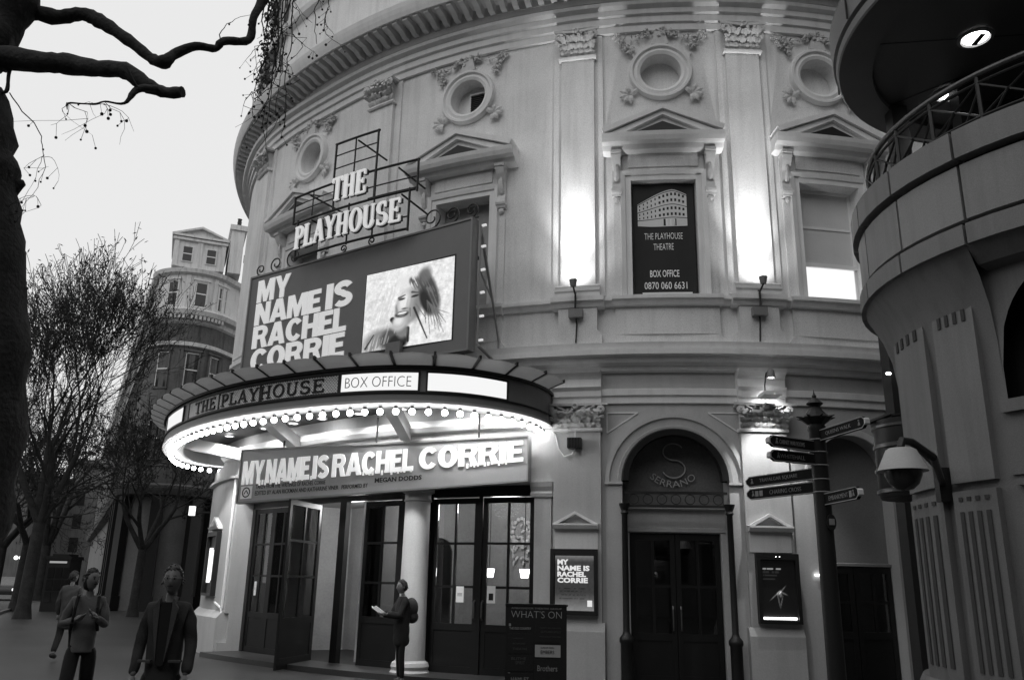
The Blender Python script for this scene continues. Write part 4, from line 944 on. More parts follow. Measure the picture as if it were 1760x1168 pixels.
# drawing of the curved building: a shaded block with rows of windows
mb = MB(); X = lambda t: -1.82 + .95 * t
def topc(t): return 8.78 + .32 * sin(min(t * 1.25, 1.3) * pi / 2 * .95) - (.10 * max(0, t - .72) / .28)
def botc(t): return 8.33 - .02 * sin(t * 3)
v = []; f = []; n = 20
for i in range(n + 1): t = i / n; v += [bmm(X(t), botc(t), .0), bmm(X(t), topc(t), .0), bmm(X(t), topc(t), .003), bmm(X(t), botc(t), .003)]
for i in range(n):
    for j in range(4): k = (j + 1) % 4; f.append((4 * i + j, 4 * i + 4 + j, 4 * i + 4 + k, 4 * i + k))
mb.add(v, f); obj('building_drawing', mb, mat('banner_print_grey', .55, .6, emit=.08), ban)
mb = MB()
for r, fr_ in enumerate((.84, .68, .46, .30)):
    for i in range(12):
        t = .03 + i * .08; h = topc(t) - botc(t); z = botc(t) + h * fr_; w = .016 + .012 * (t > .35); mb.box(X(t), X(t) + w * 1.4, .0034, .0045, z, z + h * .075, bmx)
for fr_ in (.24, .60, .96):
    P = [(X(i / n), botc(i / n) + (topc(i / n) - botc(i / n)) * fr_) for i in range(n + 1)]; ribbon(mb, P, .007, .0034, .0044, lambda a, b, c: bmm(a, b, c))
mb.box(X(.52), X(.78), .0048, .0055, 8.325, 8.47, bmx)
obj('drawing_lines', mb, MATS['black_banner'], ban)
mb = MB(); [mb.box(X(t), X(t) + .012, .0058, .0065, 8.33, 8.46, bmx) for t in (.58, .66, .74)]; obj('drawing_columns', mb, bl, ban)
# ------------------------------------------------------------------ poster cases
def case(s0, s1, z0, z1, label, o0=.13):
    t = thing('poster_case', label, 'poster case', fac((s0 + s1) / 2, o0, z0), None)
    mb = MB(); fb = .06
    mb2 = MB(); fbox(mb, s0, s1, o0, o0 + .03, z0, z1); obj('case_back', mb, dark, t)
    mb = MB()
    for a, b, c, d in ((s0, s0 + fb, z0, z1), (s1 - fb, s1, z0, z1), (s0 + fb, s1 - fb, z0, z0 + fb), (s0 + fb, s1 - fb, z1 - .1, z1)): fbox(mb, a, b, o0 + .03, o0 + .12, c, d)
    obj('case_frame', mb, iron, t); return t
t = case(-3.42, -2.62, 1.18, 2.26, 'lit poster case with a bold white show title beside the what is on board')
def postA(X, Y):
    g = .26 + .30 * np.clip(1 - Y * 3, 0, 1) + .25 * np.clip((Y - .88) * 9, 0, 1) + .05 * (noise2(X, Y, 30, 8) - .5)
    for k, yy in enumerate((.40, .35, .28, .22)): g = g - .13 * ((abs(Y - yy) < .012) & (noise2(X, Y * 0 + yy, 40, 9 + k) > .4) & (X > .12) & (X < .8))
    return g
fp = lambda s0, z0, o: (lambda u, v: fac(s0 + u, o, z0 + v))
grid_print('poster', .66, .90, 40, 60, postA, printmat('poster_print_lit', .9), fp(-3.35, 1.25, .17), t)
mb = MB()
for s_, u0, u1, z in (('MY', -3.31, -3.12, 2.0), ('NAME IS', -3.31, -2.76, 1.90), ('RACHEL', -3.31, -2.82, 1.80), ('CORRIE', -3.31, -2.79, 1.70)): text_into(mb, s_, u0, z, u1 - u0, .088, lambda a, b, c: fac(a, .172 + c, b), .004, .045, 2)
mb.box(-2.80, -2.72, .176, .172, 1.32, 1.42, fac)
obj('poster_lettering', mb, emis('lit_poster_letter', .95), t)
mb = MB(); fbox(mb, -3.36, -2.68, .24, .243, 1.25, 2.16); obj('case_glass', mb, glass('case_glass', .95, .05), t)
t = case(-.02, .68, 1.12, 2.24, 'dark poster case with a bright strip along its foot, right of the arch')
def postB(X, Y):
    g = .08 + 0 * X
    for k, yy in enumerate((.86, .80, .74, .68)): g = g + (.5 if k == 0 else .10) * ((abs(Y - yy) < .014) & (X > .08) & (X < .62 - .06 * k) & (noise2(X, X * 0 + yy, 36, 3 + k) > .25))
    for cx, cy, rx, ry, ro in ((.52, .45, .07, .03, .5), (.62, .50, .12, .012, .6), (.40, .40, .16, .012, .5), (.50, .32, .012, .12, .25), (.58, .30, .01, .12, -.4), (.66, .44, .10, .012, -.3), (.56, .42, .04, .05, 0)): g = g + .30 * blob(X, Y, cx, cy, rx, ry, ro, .8)
    return g
grid_print('poster', .58, .94, 50, 80, postB, printmat('poster_print_dark', .7), fp(.04, 1.19, .17), t)
mb = MB(); fbox(mb, .06, .60, .18, .21, 1.19, 1.225); obj('light_strip', mb, emis('case_strip', 4.0), t)
mb = MB(); [mb.ball(fac(.30 + .06 * k, .24, 2.19), .014, 6, 4) for k in range(2)]; obj('case_lamp', mb, emis('case_pin', 5.0), t)
t = case(-13.75, -12.75, 1.25, 2.72, 'tall narrow poster case with a bright reflection on the far left pier', .10)
mb = MB(); fbox(mb, -13.55, -13.2, .14, .16, 1.55, 2.35); fbox(mb, -13.1, -12.98, .14, .16, 1.6, 2.3); obj('reflection_panel', mb, emis('reflection_glow', 1.6), t)  # reflection in the case glass put in as two glowing panels
# ------------------------------------------------------------------ floodlights on the pedestals lighting the pilasters
for c, ll in ((-2.98, 'small floodlight at the foot of the pilaster left of the banner window'), (.30, 'small floodlight at the foot of the pilaster right of the banner window')):
    t = thing('floodlight', ll, 'floodlight', fac(c, .34, 6.86), 'floodlights at the feet of the tall pilasters')
    mb = MB(); mb.lathe([(.0, 0), (.05, .0), (.06, .04), (.075, .13), (.068, .135), (.05, .10)], fac(c, .54, 6.93), 14); obj('lamp_head', mb, MATS['grey_edge_paint'], t, smooth=40)
    mb = MB(); mb.tube([fac(c, .25, 6.9), fac(c, .33, 6.86), fac(c, .54, 6.93)], .018, 6); mb.tube([fac(c, .30, 6.85), fac(c, .31, 6.6)], .02, 6); obj('arm', mb, iron, t)
    mb = MB(); mb.box(c - .13, c + .13, .17, .30, 6.42, 6.58, fac); obj('ballast_box', mb, MATS['grey_edge_paint'], t)
    mb = MB(); mb.tube([fac(c, .22, 6.42), fac(c + .01, .20, 6.3), fac(c - .01, .19, 5.95)], .015, 6); obj('cable', mb, iron, t)
    mb = MB(); x, y, z = fac(c, .54, 7.045); mb.lathe([(.062, 0), (.001, .005)], (x, y, z), 14); obj('lens', mb, emis('lit_lens', 20), t)
    litlamp('pilaster_lamp', fac(c, .56, 7.08), fac(c, .08, 9.6), 430, 28, 1.0, .06); litlamp('pilaster_lamp', fac(c, .56, 7.08), fac(c, .10, 8.5), 260, 58, 1.0, .06); litlamp('pilaster_lamp', fac(c, .56, 7.08), fac(c, .10, 7.6), 34, 120, 1.0, .06)
# shaded spot over the right pier capital and its glowing box
t = thing('wall_spotlight', 'small bright spotlight on a stem above the pier capital right of the arch', 'spotlight', fac(.33, .3, 4.9))
mb = MB(); x, y, z = fac(.36, .42, 5.22); mb.lathe([(.03, .16), (.06, .13), (.075, 0), (.065, 0), (.05, .11)], (x, y, z), 14); obj('lamp_head', mb, MATS['grey_edge_paint'], t, smooth=40)
mb = MB(); mb.lathe([(.062, .02), (.001, .02)], (x, y, z), 12); obj('lens', mb, emis('lit_lens', 20), t)
mb = MB(); mb.tube([fac(.28, .3, 4.85), fac(.26, .38, 5.1), fac(.28, .42, 5.3), fac(.36, .42, 5.38)], .014, 6); mb.box(.2, .42, .3, .36, 4.86, 4.92, fac); obj('stem', mb, iron, t)
litlamp('pier_lamp', (x, y, z - .03), fac(.27, .1, 3.4), 45, 95, .8, .04)
litlamp('pier_lamp', fac(.30, .72, 4.86), fac(.27, .12, 3.2), 330, 75, .8, .03)
mb = MB(); mb.box(.14, .44, .36, .72, 4.86, 4.92, fac); obj('lamp_tray', mb, whitep, t)
t = thing('wall_spotlight', 'black square floodlight with its cable on the pier beside the right end of the canopy', 'spotlight', fac(-3.0, .2, 4.0), None)
mb = MB(); mb.box(-3.12, -2.88, .16, .34, 3.99, 4.17, fac); 
for k in range(5): mb.box(-3.11 + k * .05, -3.09 + k * .05, .34, .36, 4.0, 4.16, fac)
obj('lamp_body', mb, iron, t)
mb = MB(); mb.tube([fac(-3.0, .2, 4.17), fac(-3.0, .16, 4.36)], .012, 6); mb.tube([fac(-3.0, .2, 3.99), fac(-3.06, .2, 3.9), fac(-3.2, .18, 3.86), fac(-3.3, .17, 4.0), fac(-3.36, .16, 4.25), fac(-3.42, .15, 4.32)], .012, 6); obj('cable', mb, whitep, t)
# foyer lamps behind the doors
for s_, z, o_, ll in ((-5.25, 1.86, -1.4, 'lit shaded lamp behind the left pane of the right-hand doors'), (-4.42, 1.86, -1.4, 'lit shaded lamp behind the right pane of the right-hand doors'), (-11.6, 2.36, -.8, 'bright foyer lamp behind the left-hand doors')):
    t = thing('foyer_lamp', ll, 'lamp', fac(s_, o_, z), None)
    mb = MB(); x, y, zz = fac(s_, o_, z - .08); mb.lathe([(.07, 0), (.10, .16), (.001, .16)], (x, y, zz), 14); obj('shade', mb, emis('lit_shade', 14.0), t)
    mb = MB(); mb.tube([(x, y, 3.4), (x, y, zz + .16)], .008, 5); obj('stem', mb, iron, t)
L = bpy.data.lights.new('foyer_light', 'POINT'); L.energy = 125; L.shadow_soft_size = .3
for s_ in (-5.0, -9.6):
    o = bpy.data.objects.new('foyer_light', L); COL.objects.link(o); o.location = fac(s_, -1.6, 3.2)
# notices on the doors
for s0, z0, w, h, lb in ((-5.42, 1.32, .16, .28, 'white notice with small print taped inside the left of the double doors'), (-4.78, 1.32, .17, .30, 'white notice with a picture taped inside the right of the double doors'), (-11.6, 1.30, .10, .30, 'narrow white notice on the far left door')):
    t = thing('door_notice', lb, 'notice', fac(s0, -.32, z0))
    mb = MB(); mb.box(s0, s0 + w, -.335, -.33, z0, z0 + h, fac); obj('paper', mb, mat('paper', .6, .7, emit=.12), t)
    mb = MB()
    if 'picture' in lb: mb.box(s0 + .04, s0 + w - .04, -.329, -.327, z0 + .05, z0 + .17, fac)
    else: [mb.box(s0 + .03, s0 + w - .03, -.329, -.327, z0 + h * .4 + k * .022, z0 + h * .4 + k * .022 + .008, fac) for k in range(3)]
    obj('print', mb, MATS['dark_paint'], t)
t = thing('door_notice', 'pale notice pinned to the panes of the open door', 'notice', dm(.95, -.02, 1.2))
mb = MB(); mb.box(.86, 1.16, -.03, -.026, 1.22, 1.50, dm); mb.box(.78, .88, -.03, -.026, 1.30, 1.56, dm); obj('paper', mb, MATS['paper'], t)
# ------------------------------------------------------------------ freestanding listings board
wo_ = thing('listings_board', 'black WHAT\'S ON listings board with small programme plates standing before the doors', 'board', (.28, 8.6, 0))
def wm(u, w, z): return (.0 + u, 8.62 - .04 * u - w, z)
mb = MB(); mb.box(0, .59, 0, .04, .12, 1.46, wm); obj('panel', mb, mat('black_board', .012, .5), wo_)
mb = MB()
for a in (.0, .56): mb.box(a, a + .03, -.2, .03, 0, .12, wm)
mb.box(-.01, .60, -.01, .05, 1.455, 1.475, wm); obj('stand', mb, iron, wo_)
wp = mat('board_white_print', .42, .6); wpd = mat('board_grey_print', .07, .6)
wmf = lambda a, b, c: wm(a, .048 + c, b)
mb = MB(); text_into(mb, "WHAT'S ON", .05, 1.345, .49, .065, wmf, .002, -.02); obj('heading', mb, wp, wo_, kind='stuff')
mb = MB(); text_into(mb, 'AMBASSADOR THEATRE GROUP', .05, 1.425, .49, .016, wmf, .002); text_into(mb, 'THE OLD COUNTRY', .035, 1.235, .21, .022, wmf, .002, .02)
mb.box(.03, .05, .043, .045, 1.265, 1.29, wm); text_into(mb, 'Brothers', .31, .865, .19, .05, wmf, .002, .0); text_into(mb, 'HAMLET', .06, .77, .17, .035, wmf, .002); mb.box(.03, .05, .043, .045, .82, .845, wm); obj('listing_lettering', mb, mat('board_mid_print', .25, .6), wo_)
mb = MB()
for (u, z, w, h, s_) in ((.34, 1.21, .19, .02, 'GUYS AND DOLLS'), (.33, 1.25, .2, .012, 'NOW BOOKING'), (.07, 1.10, .12, .015, 'RICHMOND'), (.07, 1.05, .14, .02, 'THEATRE'), (.06, .96, .14, .025, 'BLITHE'), (.10, .92, .09, .03, 'SPIRIT'), (.07, 1.15, .1, .01, 'WIMBLEDON'), (.33, 1.17, .2, .012, 'PICCADILLY THEATRE')): text_into(mb, s_, u, z, w, h, wmf, .002)
obj('faint_lettering', mb, wpd, wo_)
mb = MB(); mb.box(.285, .53, .042, .048, .99, 1.10, wm); pl = obj('programme_plate', mb, mat('plate_cream', .36, .6), wo_)
mb = MB(); text_into(mb, 'DUKE OF YORKS', .34, 1.07, .13, .012, lambda a, b, c: wm(a, .049 + c, b), .002); text_into(mb, 'EMBERS', .34, 1.02, .13, .032, lambda a, b, c: wm(a, .049 + c, b), .002); obj('plate_lettering', mb, MATS['dark_paint'], pl)
for a, z0, z1 in ((.025, .86, 1.0), (.025, 1.02, 1.2), (.285, .72, .97), (.285, 1.12, 1.31), (.025, .66, .84)):
    mb = MB(); mb.box(a, a + .245, .042, .046, z0, z1, wm); obj('programme_plate', mb, mat('plate_black', .014, .45), wo_)
# ------------------------------------------------------------------ fingerpost
fg = thing('fingerpost', 'black iron fingerpost with six pointed direction arms and a spiked crown finial', 'signpost', (2.36, 6.37, 0))
PX, PY = 2.36, 6.37
mb = MB(); mb.lathe([(.11, 0), (.11, .2), (.09, .3), (.08, .7), (.095, .72), (.095, .78), (.066, .82), (.062, 2.24), (.06, 2.82), (.068, 2.84), (.066, 2.87)], (PX, PY, 0), 14); obj('post', mb, iron, fg, smooth=30)
mb = MB(); mb.lathe([(.058, 2.85), (.062, 2.88), (.10, 2.91), (.12, 2.93), (.08, 2.96), (.055, 2.99), (.035, 3.02), (.065, 3.045), (.03, 3.075), (.015, 3.09), (.018, 3.105), (.008, 3.12), (0, 3.16)], (PX, PY, 0), 10); obj('finial', mb, iron, fg)
for tx in range(8):
    a = 2 * pi * tx / 8; m2 = MB(); m2.tube([(PX + .08 * cos(a), PY + .08 * sin(a), 2.925), (PX + .15 * cos(a), PY + .15 * sin(a), 2.94)], [.02, .003], 5); obj('finial_spike', m2, iron, fg)
def arm(ang, L, z, h, label, text, sym=0, bright=.3):
    d = Vector((cos(ang), sin(ang), 0)); n = Vector((d.y, -d.x, 0)); z -= h / 2
    if n.dot(Vector((PX, PY, 0))) > 0: n = -n
    fwd = Vector((0, 0, 1)).cross(n).dot(d) > 0
    def am(u, v, w): p = Vector((PX, PY, z)) + d * (.058 + u) + n * w + Vector((0, 0, v)); return p[:]
    mb = MB(); mb.prism([(0, 0), (L - .04, 0), (L, h * .35), (L, h * .65), (L - .04, h), (0, h)], -.012, .012, am); a_ = obj('direction_arm', mb, mat('sign_black', .010, .7, spec=.1), fg)
    a_['label'] = label
    mb = MB(); ribbon(mb, [(0, .004), (L - .04, .004), (L - .004, h * .35), (L - .004, h * .65), (L - .04, h - .004), (0, h - .004)], .0028, .012, .0145, am); obj('edge_line', mb, mat('sign_edge', .3, .4), a_)
    mb = MB(); mb.prism([(L - .002, h * .2), (L + .012, h * .33), (L + .012, h * .67), (L - .002, h * .8)], -.016, .02, am); obj('arm_tip', mb, mat('sign_tip', .6, .4), a_) if bright > .4 else None
    mb = MB(); V, F, W = text_geo(text, L * (.46 if sym == 2 else .56), h * .36, .002, -.012); xs = L - .085
    if not fwd: mb.add([am(L * (.64 if sym == 2 else .78) - v_[0], h * .32 + v_[1], .0125 + v_[2]) for v_ in V], F)
    else: mb.add([am(L * .14 + v_[0], h * .32 + v_[1], .0125 + v_[2]) for v_ in V], F)
    ribbon(mb, [(xs, h * .3), (xs + .01, h * .6)], .004, .012, .0145, am); ribbon(mb, [(xs + .02, h * .3), (xs + .01, h * .6)], .004, .012, .0145, am); mb.ball(am(xs + .01, h * .7, .0145), .007, 6, 4)
    for k in range(sym):
        x0 = xs - .05 - .048 * k; mb.box(x0, x0 + .036, .012, .0145, h * .25, h * .75, lambda a, w, b: am(a, b, w))
    obj('arm_lettering', mb, mat('sign_letter_cream', .22, .5), a_, kind='stuff')
arm(-2.63, .47, 2.707, .088, 'upper left arm, lettered for the war rooms', 'CABINET WAR ROOMS', bright=.6)
arm(-2.73, .42, 2.61, .085, 'second left arm, tilted like the one above', 'WHITEHALL', bright=.6)
arm(2.04, .74, 2.512, .088, 'long left arm with a walking figure lettered Trafalgar Square', 'TRAFALGAR SQUARE')
arm(2.06, .72, 2.408, .088, 'long left arm with two square symbols lettered Charing Cross', 'CHARING CROSS', sym=2)
arm(-1.40, .60, 2.788, .085, 'upper right arm rising away from the post', 'QUEENS WALK', bright=.6)
arm(-1.48, .52, 2.308, .088, 'lower right arm with one square symbol', 'EMBANKMENT', sym=1, bright=.6)
mb = MB()
for z in (2.455, 2.56, 2.36, 2.66, 2.756): mb.lathe([(.063, 0), (.069, .005), (.063, .01)], (PX, PY, z), 14)
obj('post_collar', mb, mat('sign_edge', .3, .4), fg, kind='stuff')
t = thing('post_sticker', 'small round pale tag tied to the fingerpost shaft', 'tag', (2.40, 6.29, 2.1))
mb = MB(); mb.lathe([(.001, 0), (.035, .0), (.035, .01), (.001, .012)], (0, 0, 0), 14, m=lambda x, y, z: (2.385 + x, 6.298 - z, 2.14 + y * 1.7)); obj('tag_plate', mb, iron, t)
mb = MB(); mb.box(2.365, 2.405, 6.281, 6.285, 2.12, 2.165); obj('tag_print', mb, MATS['board_mid_print'], t)
# ------------------------------------------------------------------ rotunda building on the right
QX, QY = 6.85, 8.80
def rf(a, r, z): return (QX + r * cos(a), QY + r * sin(a), z)      # polar about the rotunda's axis
rot = thing('rotunda_building', 'dark granite corner building with a round balcony, fluted pilasters and disc canopy', 'building', (QX, QY, 0))
def rbox(mb, a0, a1, r0, r1, z0, z1):
    return mb.box(a0, a1, r0, r1, z0, z1, lambda a, r, z: rf(a, r, z), max(1, int(ceil(abs(a1 - a0) / .12))))
def rlathe(nm, prof, m, n=72, smooth=30, par=None): mb = MB(); mb.lathe(prof, (QX, QY, 0), n); return obj(nm, mb, m, par or rot, smooth=smooth)
RW = 2.40
# wall of the drum with an arched opening on the right of the view
def th(px_az, r=RW):      # angle on the drum where a bearing from the kerb meets it
    d = Vector((sin(radians(px_az)), cos(radians(px_az)))); b = -(d.x * QX + d.y * QY); c_ = QX * QX + QY * QY - r * r; t = -b - sqrt(max(b * b - c_, 0)); p = d * t
    return atan2(p.y - QY, p.x - QX) % (2 * pi)
aA = th(31.3); aB = aA + .62
mb = MB()
mb.lathe([(RW, 0), (RW, 5.0)], (QX, QY, 0), 60, a0=aB, a1=aA + 2 * pi)
n = 24; v = []; f = []
for i in range(n + 1):
    a = aA + (aB - aA) * i / n; x = (i / n - .5) * 2; zt = 3.75 + .95 * sqrt(max(0, 1 - x * x)); v += [rf(a, RW, zt), rf(a, RW, 5.0), rf(a, RW, 0), rf(a, RW, 3.35)]
for i in range(n): f += [(4 * i, 4 * i + 4, 4 * i + 5, 4 * i + 1), (4 * i + 2, 4 * i + 6, 4 * i + 7, 4 * i + 3)]
mb.add(v, f); obj('drum_wall', mb, granite, rot)
mb = MB(); mb.lathe([(RW - .35, 0.0), (RW - .35, 5.0)], (QX, QY, 0), 60); obj('dark_opening', mb, dark, rot)
mb = MB(); rbox(mb, aA - .02, aB + .02, RW - .3, RW + .06, 3.30, 3.42); rbox(mb, aA - .02, aB + .02, RW - .05, RW + .03, 2.72, 2.78); rbox(mb, aA, aB, RW - .05, RW + .05, 2.62, 2.68); obj('impost_band', mb, granite, rot)
mb = MB(); mb.lathe([(2.40, 3.6), (2.41, 4.0), (2.45, 4.35), (2.54, 4.65), (2.66, 4.90), (2.72, 4.98)], (QX, QY, 0), 60, a0=aB + .005, a1=aA + 2 * pi - .005); mb.lathe([(2.40, 4.72), (2.54, 4.76), (2.66, 4.90), (2.72, 4.98)], (QX, QY, 0), 14, a0=aA - .005, a1=aB + .005); obj('flared_bracket', mb, granite, rot, smooth=30)
# pilasters with flutes
def pil(az0, az1):
    a0, a1 = sorted((th(az0), th(az1))); mb = MB(); rbox(mb, a0, a1, RW - .05, RW + .07, .82, 2.62); p = obj('fluted_pilaster', mb, granite, rot)
    mb = MB(); rbox(mb, a0, a1, RW - .05, RW + .065, 2.70, 4.62); obj('pilaster_shaft', mb, granite2, p)
    w = a1 - a0
    for k in range(4):
        c = a0 + w * (.2 + .2 * k); m2 = MB(); rbox(m2, c - w * .045, c + w * .045, RW + .071, RW + .078, .95, 2.42); rbox(m2, c - w * .045, c + w * .045, RW + .071, RW + .078, 2.52, 2.56); obj('flute', m2, mat('flute_shadow_stone', .05, .8), p)
    for k in range(4):
        c = a0 + w * (.2 + .2 * k); m2 = MB(); rbox(m2, c - w * .04, c + w * .04, RW + .066, RW + .074, 4.28, 4.40); obj('slot', m2, mat('flute_shadow_stone', .05, .8), p)
pil(25.75, 27.5); pil(28.05, 30.3)
mb = MB(); mb.lathe([(RW + .12, 0), (RW + .12, .74), (RW + .08, .82), (RW - .05, .82)], (QX, QY, 0), 60, a0=aB + .1, a1=aA + 2 * pi - .02); obj('plinth', mb, granite2, rot, smooth=30)
# balcony: bands with grooves and separate curved panels
rlathe('balcony_core', [(2.40, 4.98), (2.62, 4.98), (2.62, 6.16), (1.4, 6.16)], dark)
def band(z0, z1, nm, gap=.006, r0=2.62, r1=2.70, m=granite2, off=.0, n=12, a0=pi * .55, a1=pi * 1.75):
    for k in range(n):
        a = a0 + (a1 - a0) * k / n + off; b = a0 + (a1 - a0) * (k + 1) / n + off; mb = MB(); rbox(mb, a + gap, b - gap, r0, r1, z0, z1); obj(nm, mb, m, rot)
band(4.93, 5.14, 'lower_band_panel', r1=2.74); band(5.20, 5.78, 'fascia_panel', m=mat('granite_fascia', .24, .45, .2, 1.2, .3, 90, .1, streak=.2)); band(5.84, 6.14, 'coping_panel', r1=2.76)
# railing
mb = MB(); a0, a1 = pi * .6, pi * 1.75
mb.tube([rf(a0 + (a1 - a0) * k / 60, 2.50, 6.78) for k in range(61)], .035, 8); obj('handrail', mb, mat('rail_metal', .12, .3, metal=.6), rot, smooth=60)
mb = MB(); mb.tube([rf(a0 + (a1 - a0) * k / 60, 2.50, 6.30) for k in range(61)], .02, 6); mb.tube([rf(a0 + (a1 - a0) * k / 60, 2.50, 6.68) for k in range(61)], .018, 6); obj('rail_bar', mb, iron, rot)
nb_ = 16
for k in range(nb_ + 1):
    a = a0 + (a1 - a0) * k / nb_; mb = MB(); mb.tube([rf(a, 2.50, 6.1), rf(a, 2.50, 6.78)], .022, 6); obj('rail_post', mb, iron, rot)
    if k < nb_:
        b = a0 + (a1 - a0) * (k + 1) / nb_; c = (a + b) / 2
        for p_, q_2 in (((a, 6.3), (b, 6.68)), ((b, 6.3), (a, 6.68)), ((c, 6.12), (b, 6.6)), ((a, 6.12), (c, 6.5))):
            m2 = MB(); m2.tube([rf(p_[0], 2.5, p_[1]), rf((p_[0] + q_2[0]) / 2, 2.49, (p_[1] + q_2[1]) / 2), rf(q_2[0], 2.5, q_2[1])], .014, 5); obj('rail_brace', m2, iron, rot)
# posts between balcony and disc, glazed dark room behind
for az, d in ((27.15, 11.9), (31.2, 11.6)):
    mb = MB(); x, y = d * sin(radians(az)), d * cos(radians(az)); mb.box(x - .11, x + .11, y - .11, y + .11, 6.1, 8.3); obj('canopy_post', mb, iron, rot)
# disc roof
DZ = 8.27
rlathe('disc_soffit', [(0.01, DZ + .06), (2.30, DZ + .06), (2.31, DZ), (2.72, DZ)], soffm, 96, 20)
rlathe('disc_rim', [(2.72, DZ), (2.74, DZ + .02), (2.75, DZ + .12), (2.72, DZ + .13), (2.72, DZ + .16), (2.78, DZ + .17), (2.80, DZ + .55), (2.76, DZ + .6), (0.01, DZ + .8)], mat('disc_fascia', .18, .4, .15, 1.5), 96, 20)
for k in range(9):
    a = 2 * pi * k / 9 + .2; mb = MB(); mb.box(0, 1, -.006, .006, DZ + .055, DZ + .0595, lambda t, w, z, a=a: (QX + (.3 + 2.0 * t) * cos(a) - w * sin(a), QY + (.3 + 2.0 * t) * sin(a) + w * cos(a), z)); obj('soffit_joint', mb, iron, rot)
for k in range(10):
    a = 2 * pi * k / 10; mb = MB(); rbox(mb, a, a + .006, 2.79, 2.812, DZ + .16, DZ + .56); obj('rim_joint', mb, iron, rot)
for (x, y), lb in (((5.70, 8.95), 'large recessed spotlight glowing in the dark disc soffit'), ((5.98, 10.18), 'second recessed spotlight, partly behind the handrail')):
    t = thing('soffit_spotlight', lb, 'spotlight', (x, y, DZ), 'spotlights in the disc soffit')
    mb = MB(); mb.lathe([(.20, .055), (.21, .03), (.17, .02), (.16, .05)], (x, y, DZ), 24); obj('lamp_ring', mb, MATS['grey_edge_paint'], t, smooth=40)
    mb = MB(); mb.lathe([(.155, .045), (.10, .012), (.001, -.01)], (x, y, DZ), 24); obj('lamp_glass', mb, emis('lit_soffit', 6.0), t, smooth=60)
    mb = MB(); mb.box(x - .03, x + .03, y - .16, y + .05, DZ - .03, DZ - .015, None); obj('lamp_bar', mb, MATS['dark_paint'], t)
    litlamp('soffit_lamp', (x, y, DZ - .05), (x, y, 0), 12, 120, .6)
# main mass of the building behind and to the right of the drum
mb = MB(); mb.prism([(8.6, 10.7), (13.5, 19.5), (40, 19.5), (40, -30), (10.0, -30), (9.2, 8.0)], 0, 26, lambda a, b, z: (a, b, z)); obj('main_wall', mb, granite, rot)
mb = MB(); mb.prism([(6.2, 10.45), (9.0, 9.6), (9.1, 9.8), (6.3, 10.65)], 6.1, 8.3, lambda a, b, z: (a, b, z)); lw_ = obj('lounge_window', mb, darkglass, rot)
mb = MB(); rnd = random.Random(5)
for k in range(90):
    t_ = rnd.random(); x, y = 6.2 + 2.8 * t_, 10.43 - .85 * t_; z = rnd.uniform(6.2, 7.9); a = rnd.uniform(0, 6.28); L_ = rnd.uniform(.1, .3); mb.tube([(x, y, z), (x + L_ * .5 * cos(a), y - .02, z + L_ * .6 * sin(a)), (x + L_ * cos(a + .4), y - .01, z + L_ * sin(a + .4))], .012, 4)
obj('reflection_lace', mb, mat('reflection_grey', .10, .6), lw_, kind='stuff')  # lacy reflections on the dark glass, modelled as thin grey tubes
# CCTV dome on its bracket
cc = thing('cctv_camera', 'grey shrouded dome security camera on a bracket arm from the granite drum', 'security camera', (3.40, 7.24, 2.6))
mb = MB(); mb.lathe([(0, .24), (.10, .235), (.125, .22), (.20, .06), (.21, .04), (.20, .04), (.12, .05)], (3.40, 7.24, 2.62), 28); obj('shroud', mb, mat('pale_grey_shroud', .40, .45), cc, smooth=40)
mb = MB(); mb.lathe([(.155, .05), (.15, .0), (.12, -.07), (.07, -.115), (0, -.13)], (3.40, 7.24, 2.62), 24); obj('dome', mb, mat('smoked_dome', .015, .12, spec=.7), cc, smooth=60)
E1 = rf(th(27.6), RW + .07, 2.72)
mb = MB(); mb.tube([(3.40, 7.24, 2.86), (3.43, 7.26, 2.93), (3.52, 7.28, 2.92), (3.72, 7.33, 2.80), E1], .035, 8); mb.tube([(3.50, 7.28, 2.93), (E1[0], E1[1], E1[2] + .1)], .015, 6); mb.box(E1[0] - .06, E1[0] + .06, E1[1] - .05, E1[1] + .05, E1[2] - .18, E1[2] + .16); obj('bracket', mb, iron, cc)
# dark banded lantern drum behind the camera
ln = thing('drum_lantern', 'unlit dark banded cylindrical lantern fixed to the granite drum behind the security camera', 'lantern', (4.85, 10.0, 2.7))
mb = MB(); mb.lathe([(0, 0), (.42, .0), (.44, .03), (.44, .84), (.46, .86), (.46, .92), (0, .98)], (4.87, 10.02, 2.72), 32); obj('lantern_body', mb, mat('lantern_metal', .025, .4, metal=.3), ln, smooth=40)
for z in (.05, .3, .58, .82): m2 = MB(); m2.lathe([(.44, z), (.46, z + .01), (.46, z + .05), (.44, z + .06)], (4.87, 10.02, 2.72), 32); obj('lantern_band', m2, MATS['rail_metal'], ln, smooth=40)
m2 = MB(); m2.tube([(4.6, 9.95, 3.7), (5.2, 9.9, 3.75)], .03, 6); m2.tube([(4.87, 10.02, 3.6), (4.87, 10.02, 3.75)], .03, 6); m2.tube([(4.35, 10.0, 3.62), (4.6, 9.95, 3.72)], .03, 6); obj('lantern_arm', m2, iron, ln)
